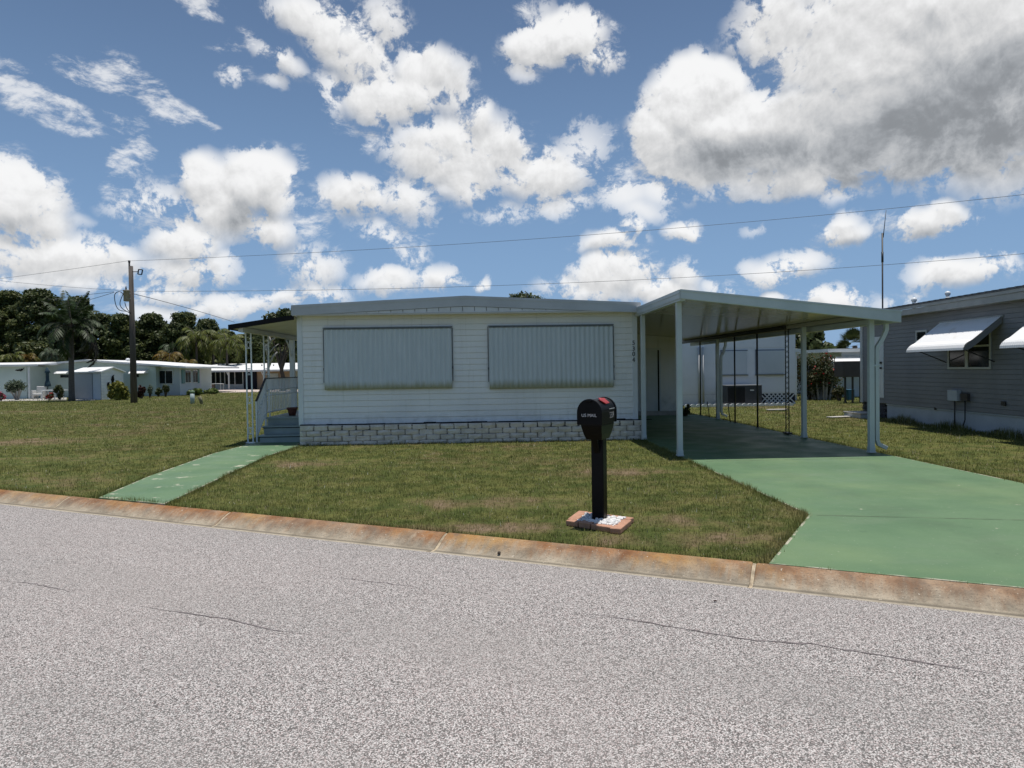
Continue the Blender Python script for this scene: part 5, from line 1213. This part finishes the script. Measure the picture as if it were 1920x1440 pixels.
for lb, pts in (('a', ((231,551),(225,546),(218,548),(214,553),(216,570),(221,580),(228,583),(238,583.5),(245,588))), ('b', ((231,551),(227,560),(224,570),(228,578),(236,583),(245,588))), ('c', ((234,567),(236,575),(240,582),(245,587)))):
    P = [at(x, y, PY-.25) for x, y in pts]; t = MB(); Q = [P[0]]
    for i in range(len(P)-1):
        for j in range(1, 4): Q.append(P[i].lerp(P[i+1], j/3))
    for _ in range(2): Q = [Q[0]] + [(Q[i-1]+Q[i]*2+Q[i+1])/4 for i in range(1, len(Q)-1)] + [Q[-1]]
    t.tube(Q, .022, 6); t.build('lead_cable', CABLE, up)
def wire(label, pts, r_=.0095, mat=CABLEG, n=40, name='power_line'):
    """pts: (px, py, Y) survey points of one hanging wire, smoothed by a quadratic through them"""
    xs = [p[0] for p in pts]; ys = np.array([p[1] for p in pts]); Ys = np.array([p[2] for p in pts]); dg = min(2, len(pts)-1)
    cy, cY = np.polyfit(xs, ys, dg), np.polyfit(xs, 1/Ys, 1); t = MB(); Q = []
    for i in range(n+1): x = xs[0]+(xs[-1]-xs[0])*i/n; Q.append(at(x, float(np.polyval(cy, x)), float(1/np.polyval(cY, x))))
    t.tube(Q, r_, 5); tag(t.build(name, mat, loc=Q[0]), label, 'power line')
wire('upper power line running from the pole top over the white house to the right', [(243,488.5,PY),(960,452.5,38),(1920,363,31),(2600,280,27.5)], n=60)
wire('upper power line dropping from the pole top to the left edge', [(243,488.5,PY),(120,506.5,47),(0,522.5,50),(-300,556,57)])
wire('lower power line running from the transformer over the white house to the right', [(246,545,PY),(960,537,38),(1920,473,31),(2600,405,27.5)], n=60)
wire('lower power line from the pole to the left edge of the sky', [(243,545,PY),(120,538.5,47),(0,525.5,50),(-300,485,57)])
wire('service wire curving from the pole down towards the porch roof', [(248,552,PY),(268,553,PY+2),(350,578,PY+12),(440,604,PY+24)], r_=.018, mat=CABLE)
wire('steeper service wire from the pole to the far left houses', [(214,548,PY-.25),(175,560,50),(110,575,60)], r_=.014, mat=CABLE)
wire('flatter service wire from the pole to the far left houses', [(214,547,PY-.25),(160,553,50),(90,562,60)], r_=.012, mat=CABLE)

# ------------------------------------------------------------------ grass blades
def inpoly(x, y, poly):
    inside = np.zeros(len(x), bool); n = len(poly)
    for i in range(n):
        x1, y1 = poly[i][:2]; x2, y2 = poly[(i+1) % n][:2]
        c = ((y1 > y) != (y2 > y)) & (x < (x2-x1)*(y-y1)/((y2-y1) if y2 != y1 else 1e-9)+x1); inside ^= c
    return inside
def grass(name, N, r0_, r1_, hgt, wid, nb, keep, label):
    r_ = np.exp(RNG.uniform(math.log(r0_), math.log(r1_), N)); th = RNG.uniform(-.78, .80, N) + PSI
    x, y = r_*np.sin(th), r_*np.cos(th); ok = (x*KN.x + y*KN.y) > K1 - .015
    for poly in ([(p[0], p[1]) for p in DRV], WALK, [(-4.06,15.0),(3.3,15.0),(3.3,27),(-4.06,27)], [(-5.1,15.6),(-4,15.6),(-4,19.4),(-5.1,19.4)],
                 [(c_.x, c_.y) for c_ in cor], [(NA.x, NA.y), (nw(13,0).x, nw(13,0).y), (30, 5), (30, 22)], [(3,22.4),(6.1,22.4),(6.1,26),(3,26)], [(at(1262,757,BY).x, BY-.03), (at(1492,757,BY).x, BY-.03), (12, 40), (3, 40)],
                 [(ax0-.14,26.83),(ax1+.14,26.83),(ax1+.14,28),(ax0-.14,28)]):
        ok &= ~inpoly(x, y, poly)
    x, y, r_ = x[ok], y[ok], r_[ok]; n = len(x)
    x = np.repeat(x, nb); y = np.repeat(y, nb); r_ = np.repeat(r_, nb); m_ = n*nb; cr = np.repeat(RNG.random(n), nb)
    lod = np.clip(r_/7.0, 1, 9)
    sp_ = .022*lod; x = x + RNG.normal(0, 1, m_)*sp_; y = y + RNG.normal(0, 1, m_)*sp_
    e = x*KN.x + y*KN.y; okk = e > K1-.035
    edge = np.clip((e-K1)/.20, .55, 1)
    bare = np.zeros(m_)
    for X_, Y_, rx_, ry_ in PATCH: bare = np.maximum(bare, 1-((x-X_)/rx_)**2-((y-Y_)/ry_)**2)
    okk &= RNG.random(m_) > .62*np.clip(bare*1.6, 0, 1)
    z = np.where(y > 25, -.25*(np.clip((y-25)/30, 0, 1)**2*(3-2*np.clip((y-25)/30, 0, 1))), 0) - .006
    a = RNG.uniform(0, 2*PI, m_); lean = np.abs(RNG.normal(.55, .55, m_)).clip(0, 1.5); h_ = hgt*RNG.uniform(.35, 1.25, m_)*np.where(cr > .985, 1.35, 1)*(1+.12*(lod-1))*(.6+.8*cr)*edge; w_ = wid*lod**.85*RNG.uniform(.7, 1.3, m_)
    dx, dy = np.cos(a), np.sin(a); px, py = -dy*w_, dx*w_
    tx, ty, tz = x + dx*h_*np.sin(lean), y + dy*h_*np.sin(lean), z + h_*np.cos(lean)
    V = np.stack([np.stack([x-px, y-py, z], 1), np.stack([x+px, y+py, z], 1), np.stack([tx+px*.15, ty+py*.15, tz], 1)], 1)[okk]
    rnd = np.clip(.7*np.repeat(RNG.random(n), nb)+.3*RNG.random(m_), 0, 1)[okk]
    return tag(place(name, npmesh(name, V.reshape(-1, 3), 3, rnd), BLADE), label, 'grass', kind='stuff')
grass('lawn_grass', 165000, 5.2, 75, .040, .0026, 7, None, 'short olive green and brown lawn grass around the houses')
def edge_tufts(lines, per_m, hmax, label):
    Vs = []
    for (xa, ya), (xb, yb), sd_ in lines:
        L_ = math.hypot(xb-xa, yb-ya); n = int(L_*per_m); f = RNG.random(n); nx, ny = (yb-ya)/L_*sd_, -(xb-xa)/L_*sd_; o = np.abs(RNG.normal(0, .045, n))
        x = xa+(xb-xa)*f+nx*o; y = ya+(yb-ya)*f+ny*o; cl_ = .5+.5*np.sin(f*L_*5.3)*np.sin(f*L_*2.1+1); h_ = RNG.uniform(.025, hmax, n)*(.45+.8*cl_); a = RNG.uniform(0, 6.283, n); l_ = np.abs(RNG.normal(.4, .45, n)); w_ = .0035
        z = np.zeros(n)-.005
        Vs.append(np.stack([np.stack([x-np.sin(a)*w_, y+np.cos(a)*w_, z], 1), np.stack([x+np.sin(a)*w_, y-np.cos(a)*w_, z], 1), np.stack([x+np.cos(a)*h_*np.sin(l_), y+np.sin(a)*h_*np.sin(l_), h_*np.cos(l_)], 1)], 1).reshape(-1, 3))
    V_ = np.concatenate(Vs); return tag(place('edge_grass', npmesh('edge_grass', V_, 3, RNG.random(len(V_)//3)*.8), BLADE), label, 'grass', kind='stuff')
ka, kb, kc = kp(-14, K1), kp(DRV[2][0]*KT.x+DRV[2][1]*KT.y, K1), (DRV[1][0], DRV[1][1])
edge_tufts([((-3.98, 15.0), (3.28, 15.0), 1), ((ka.x, ka.y), (kb.x, kb.y), -1), ((3.27, 15.0), kc, 1), (kc, (DRV[2][0], DRV[2][1]), 1), ((6.72, 22), (6.75, 7.5), -1)] + [(WALK[i], WALK[i+1], -1) for i in range(3)] + [(WALK[i], WALK[i+1], -1) for i in range(7, len(WALK)-1)],
           420, .085, 'ragged uncut grass along the block wall, kerb and green paving')
V = []
# rough longer weeds along the grey house foot
n = 5200; u = RNG.uniform(0, 12.5, n); o = .02 + np.abs(RNG.normal(0, .12, n)); h_ = RNG.uniform(.04, .17, n)*(1+.6*np.sin(u*3.1)); a = RNG.uniform(0, 6.28, n)
bx_ = NA.x + NDv.x*u + NN.x*o; by_ = NA.y + NDv.y*u + NN.y*o; l_ = np.abs(RNG.normal(0, .4, n)); w_ = .007
V = np.stack([np.stack([bx_-np.sin(a)*w_, by_+np.cos(a)*w_, 0*bx_], 1), np.stack([bx_+np.sin(a)*w_, by_-np.cos(a)*w_, 0*bx_], 1), np.stack([bx_+np.cos(a)*h_*np.sin(l_), by_+np.sin(a)*h_*np.sin(l_), h_*np.cos(l_)], 1)], 1).reshape(-1, 3)
tag(place('weeds', npmesh('weeds', V, 3, RNG.random(n)), BLADE), 'longer weeds growing along the foot of the grey house', 'weeds', kind='stuff')

# ------------------------------------------------------------------ light and sky
SD = Vector((.075, .02, 1)).normalized(); EL = math.asin(SD.z); AZ = math.atan2(SD.x, SD.y)
sl_ = bpy.data.lights.new('sun', 'SUN'); sl_.energy = 4.3; sl_.angle = math.radians(.53); sl_.color = (1.0, .955, .89)
so = bpy.data.objects.new('sun', sl_); COL.objects.link(so); so.rotation_euler = (-SD).to_track_quat('-Z', 'Y').to_euler(); so.location = (0, 0, 60)

wd = bpy.data.worlds.new('World'); scene.world = wd; wd.use_nodes = True; nt = wd.node_tree
bg = nt.nodes['Background']; SKYS = .06; bg.inputs[1].default_value = SKYS
sky = nd(nt, 'ShaderNodeTexSky', sky_type='NISHITA', sun_disc=False, sun_elevation=EL, sun_rotation=AZ, air_density=1.0, dust_density=.6, ozone_density=2.0)
dirv = nd(nt, 'ShaderNodeTexCoord').outputs['Generated']
sx = nd(nt, 'ShaderNodeSeparateXYZ', {0: dirv})
az = math_(nt, 'ARCTAN2', sx.outputs[0], sx.outputs[1]); el = math_(nt, 'ARCSINE', sx.outputs[2])
def ae(x, y): d_ = ray(x, y).normalized(); return math.atan2(d_.x, d_.y), math.asin(d_.z)
co = nd(nt, 'ShaderNodeCombineXYZ', {0: az, 1: el}).outputs[0]
def warp(co, sc, amp):
    n = nd(nt, 'ShaderNodeTexNoise', {'Vector': co, 'Scale': sc, 'Detail': 2.0}); v = nd(nt, 'ShaderNodeVectorMath', {0: n.outputs['Color'], 1: (.5, .5, .5)}, operation='SUBTRACT')
    s_ = nd(nt, 'ShaderNodeVectorMath', {0: v.outputs[0], 'Scale': amp}, operation='SCALE'); return nd(nt, 'ShaderNodeVectorMath', {0: co, 1: s_.outputs[0]}, operation='ADD').outputs[0]
wco = warp(warp(co, 7, .055), 24, .022)
def blobs(lst, co, sm=.25):
    acc = None; co0 = co
    for i, b_ in enumerate(lst):
        if i and i % 6 == 0:                  # ties each batch of lobes to the ones before, so the shader keeps few values alive
            co = nd(nt, 'ShaderNodeVectorMath', {0: acc, 1: (1e-9, 1e-9, 1e-9), 2: co0}, operation='MULTIPLY_ADD').outputs[0]
        x, y, rx, ry, w_ = b_[:5]; rot = b_[5] if len(b_) > 5 else 0; a_, e_ = ae(x, y)
        sx_, sy_ = rx/FPX/math.cos(e_)*1.12, ry/FPX*1.12
        if rot:
            q = nd(nt, 'ShaderNodeMapping', {'Vector': co, 'Location': (a_, e_, 0), 'Rotation': (0, 0, math.radians(rot)), 'Scale': (sx_, sy_, 1)}, vector_type='TEXTURE').outputs[0]
        else:
            q = nd(nt, 'ShaderNodeVectorMath', {0: co, 1: (1/sx_, 1/sy_, 0), 2: (-a_/sx_, -e_/sy_, 0)}, operation='MULTIPLY_ADD').outputs[0]
        d_ = nd(nt, 'ShaderNodeVectorMath', {0: q, 1: q}, operation='DOT_PRODUCT').outputs['Value']
        v = math_(nt, 'MULTIPLY_ADD', d_, -w_, w_)
        acc = v if acc is None else math_(nt, 'SMOOTH_MAX', acc, v, sm)
    return acc
CL = [
 (438,130,24,16,.45),(525,105,55,22,.6,-25),(512,146,26,12,.35),
 (590,22,75,34,.8,-10),(660,85,100,48,1,-35),(720,40,40,50,.6,-20),(800,125,58,52,1),(750,175,100,46,1),(635,170,34,40,.55),(850,165,40,70,.7),
 (893,232,42,36,.85),(765,265,46,50,.45),(830,290,100,56,.95),(930,285,85,60,.85),(1010,325,100,48,.85),(1085,285,70,42,.45,35),(880,335,90,40,.75),(1040,375,60,28,.5),
 (402,345,50,55,1.2),(490,350,64,66,1.4),(455,320,20,40,.3),(440,405,90,46,.95),(505,440,55,30,.8),(290,372,68,28,.5),(345,405,65,34,.6),(400,440,60,26,.5),
 (660,372,72,42,.85),(755,375,60,42,.65),(610,395,50,26,.5),
 (10,370,80,60,1.05),(60,420,62,36,.85),(110,475,140,42,.9),(210,478,50,30,.75),(90,520,160,26,.6),(140,405,30,12,.25),
 (345,458,55,40,.85),(350,508,80,28,.7),(310,535,60,22,.6),(250,540,60,20,.5),(400,500,35,24,.5),
 (590,498,60,36,.6),(605,545,55,22,.6),(430,568,110,22,.65),(530,558,60,20,.6),(300,575,80,16,.5),
 (715,450,60,22,.5,-15),(775,478,34,30,.5,-20),(738,530,62,24,.7),(820,528,50,24,.7),(905,532,20,14,.6),
 (1045,66,92,36,1.3,10),(985,105,34,36,.55),(1115,90,52,30,.7),(1010,30,30,16,.3),
 (1300,185,84,72,1.6),(1235,250,48,75,1.3),(1345,262,125,80,1.6),(1455,50,75,70,.95),(1500,95,70,40,.7),(1570,90,120,75,1.1),(1660,60,190,120,1.2),(1740,140,190,160,1.3),(1890,120,150,180,1.3),(1585,250,190,85,1.2),(1420,305,170,46,1),(1680,285,210,50,1.1),(1880,270,90,40,.9),(1600,318,260,34,1.0),(1850,265,160,50,1.0),(1480,352,150,22,.6),(1585,355,55,28,.55),(1480,170,60,20,.35,20),
 (1165,360,60,40,.55),(1240,345,60,34,.55),(1200,392,60,24,.5),
 (1140,458,66,26,.75),(1182,430,28,26,.75),(1150,515,88,42,.9),(1120,540,110,26,.7),(1230,545,80,28,.85),(1282,515,36,30,.65),(1285,430,36,22,.85),
 (1578,445,58,22,.85),(1590,425,30,18,.7),(1735,422,68,28,.9),(1765,402,36,18,.7),(1470,505,78,22,.75,6),(1350,535,36,16,.55),(1560,560,62,24,.85),(1440,550,30,12,.55),(1800,520,78,26,.85),(1868,508,26,22,.7),(1690,558,40,12,.35),(1415,440,14,12,.2),(1800,325,40,10,.25),(780,415,50,12,.25),(945,400,60,14,.3)]
WS = [(20,155,60,30,1.1,-40),(85,195,85,30,1.0,-15),(190,142,95,20,.8,-10),(285,168,80,28,.95,-28),(350,205,65,16,.7,-15),(235,218,46,18,.7,-20),(266,262,22,56,.8,8),(228,320,32,56,.8,-12),(370,8,46,14,.8),(465,60,22,18,.7),(420,70,30,16,.5),(560,300,20,30,.6),(640,215,40,26,.6,-30),(1110,265,70,30,.8,35),(905,400,70,20,.6),(700,250,30,30,.6),(1590,330,120,24,.8),(1180,330,60,40,.7),(560,430,60,30,.6),(760,440,60,20,.5),(1000,20,40,14,.6),(1150,45,30,26,.6),(120,410,40,16,.7),(20,320,30,40,.5)]
GR = [(1720,265,230,70,1.0),(1880,190,170,130,.9),(1430,298,190,52,.8),(1600,210,160,60,.55),(1310,285,80,36,.6),(1560,60,110,45,.35),(1800,60,120,60,.45),
 (470,400,58,36,.8),(505,375,30,30,.4),(55,425,72,28,.55),(130,492,120,20,.35),(650,395,70,22,.3),(340,410,50,20,.25),(960,352,90,24,.22),(800,200,60,28,.25),(1150,470,60,14,.25),(1735,440,60,12,.35),(1578,455,50,10,.3),(1800,535,70,12,.35),(1150,545,80,14,.25),(350,520,70,14,.25),(600,560,60,10,.25),(1485,518,70,10,.3)]
def fb(c_, sc, det=8, ro=.6): return nd(nt, 'ShaderNodeTexNoise', {'Vector': c_, 'Scale': sc, 'Detail': det, 'Roughness': ro, 'Lacunarity': 2.1}).outputs[0]
def off(c_, dx, dy): return nd(nt, 'ShaderNodeVectorMath', {0: c_, 1: (dx, dy, 0)}, operation='ADD').outputs[0]
fco = warp(warp(co, 5, .05), 30, .012)
F1 = fb(fco, 24, 11, .67)
def puff(c_): return nd(nt, 'ShaderNodeTexVoronoi', {'Vector': c_, 'Scale': 24.0, 'Detail': 3.0, 'Roughness': .55, 'Lacunarity': 2.3}, voronoi_dimensions='2D', feature='F1', normalize=True).outputs['Distance']
V1 = puff(fco); V2 = puff(off(fco, .003, .010))
S1 = fb(fco, 8, 3, .5); S2 = fb(off(fco, .012, .03), 8, 3, .5)
B1 = blobs(CL, wco)
B2 = blobs([b_ for b_ in CL if b_[4] >= .6], off(wco, .003, .011))
D1 = math_(nt, 'ADD', B1, math_(nt, 'MULTIPLY_ADD', F1, 4.2, -2.03))
D1 = math_(nt, 'ADD', D1, math_(nt, 'MULTIPLY_ADD', V1, -2.2, .62))
alpha = ramp(nt, D1, -.06, .52)
alpha = math_(nt, 'MULTIPLY', alpha, ramp(nt, B1, -.35, .75))
F3 = fb(nd(nt, 'ShaderNodeMapping', {'Vector': fco, 'Rotation': (0, 0, math.radians(25)), 'Scale': (1, 2.2, 1)}).outputs[0], 22, 10, .68)
BW = math_(nt, 'MAXIMUM', blobs(WS, wco), math_(nt, 'MULTIPLY_ADD', B1, .55, .12))
veil = math_(nt, 'MULTIPLY', ramp(nt, math_(nt, 'ADD', math_(nt, 'MULTIPLY', BW, .8), math_(nt, 'MULTIPLY_ADD', F3, 4.6, -2.45)), .0, 1.15), math_(nt, 'MULTIPLY', ramp(nt, BW, -.1, .5), .72))
alpha = math_(nt, 'MAXIMUM', math_(nt, 'MAXIMUM', alpha, veil), ramp(nt, B1, .62, 1.0))
# every lobe is lit from above: bright where the field falls off upwards, grey on its underside
dB = math_(nt, 'MINIMUM', math_(nt, 'MAXIMUM', math_(nt, 'SUBTRACT', B2, math_(nt, 'MAXIMUM', B1, .0)), -.45), .45)
emb = math_(nt, 'ADD', math_(nt, 'MULTIPLY', math_(nt, 'SUBTRACT', V2, V1), .50), math_(nt, 'MULTIPLY', math_(nt, 'SUBTRACT', S1, S2), .45))
emb = math_(nt, 'SUBTRACT', emb, math_(nt, 'MULTIPLY', dB, .55))
G1 = math_(nt, 'MAXIMUM', blobs(GR, warp(co, 9, .05), .3), 0.0)
core = ramp(nt, D1, .2, 1.5)
shade = math_(nt, 'MULTIPLY', ramp(nt, G1, 0, 1.0), math_(nt, 'MULTIPLY_ADD', core, .4, .6))
lum = math_(nt, 'SUBTRACT', math_(nt, 'ADD', .84, emb), math_(nt, 'MULTIPLY', shade, .52))
lum = math_(nt, 'SMOOTH_MIN', math_(nt, 'SMOOTH_MAX', lum, .30, .12), 1.0, .1)
tint = mixc(nt, ramp(nt, lum, .3, .8), (.93, .98, 1.04), (1.0, 1.0, 1.0))
cc = nd(nt, 'ShaderNodeVectorMath', {0: tint, 'Scale': math_(nt, 'MULTIPLY', lum, .885/SKYS)}, operation='SCALE').outputs[0]
skc = mixc(nt, 1.0, sky.outputs[0], (.96, .98, 1.04), 'MULTIPLY')
skc = mixc(nt, ramp(nt, el, -.05, .55, .80, .12), skc, (.23/SKYS, .40/SKYS, .665/SKYS))     # humid summer haze
fin = mixc(nt, math_(nt, 'MULTIPLY', alpha, .97), skc, cc)
nt.links.new(fin, bg.inputs[0])

scene.view_settings.view_transform = 'Standard'; scene.view_settings.look = 'None'; scene.view_settings.gamma = 1; scene.view_settings.exposure = 0.1
scene.view_settings.use_curve_mapping = False
scene.cycles.max_bounces = 8; scene.cycles.diffuse_bounces = 3; scene.cycles.glossy_bounces = 3; scene.cycles.transparent_max_bounces = 8
scene.cycles.caustics_reflective = False; scene.cycles.caustics_refractive = False
scene.cycles.use_denoising = True
wd.cycles.sampling_method = 'MANUAL'; wd.cycles.sample_map_resolution = 512
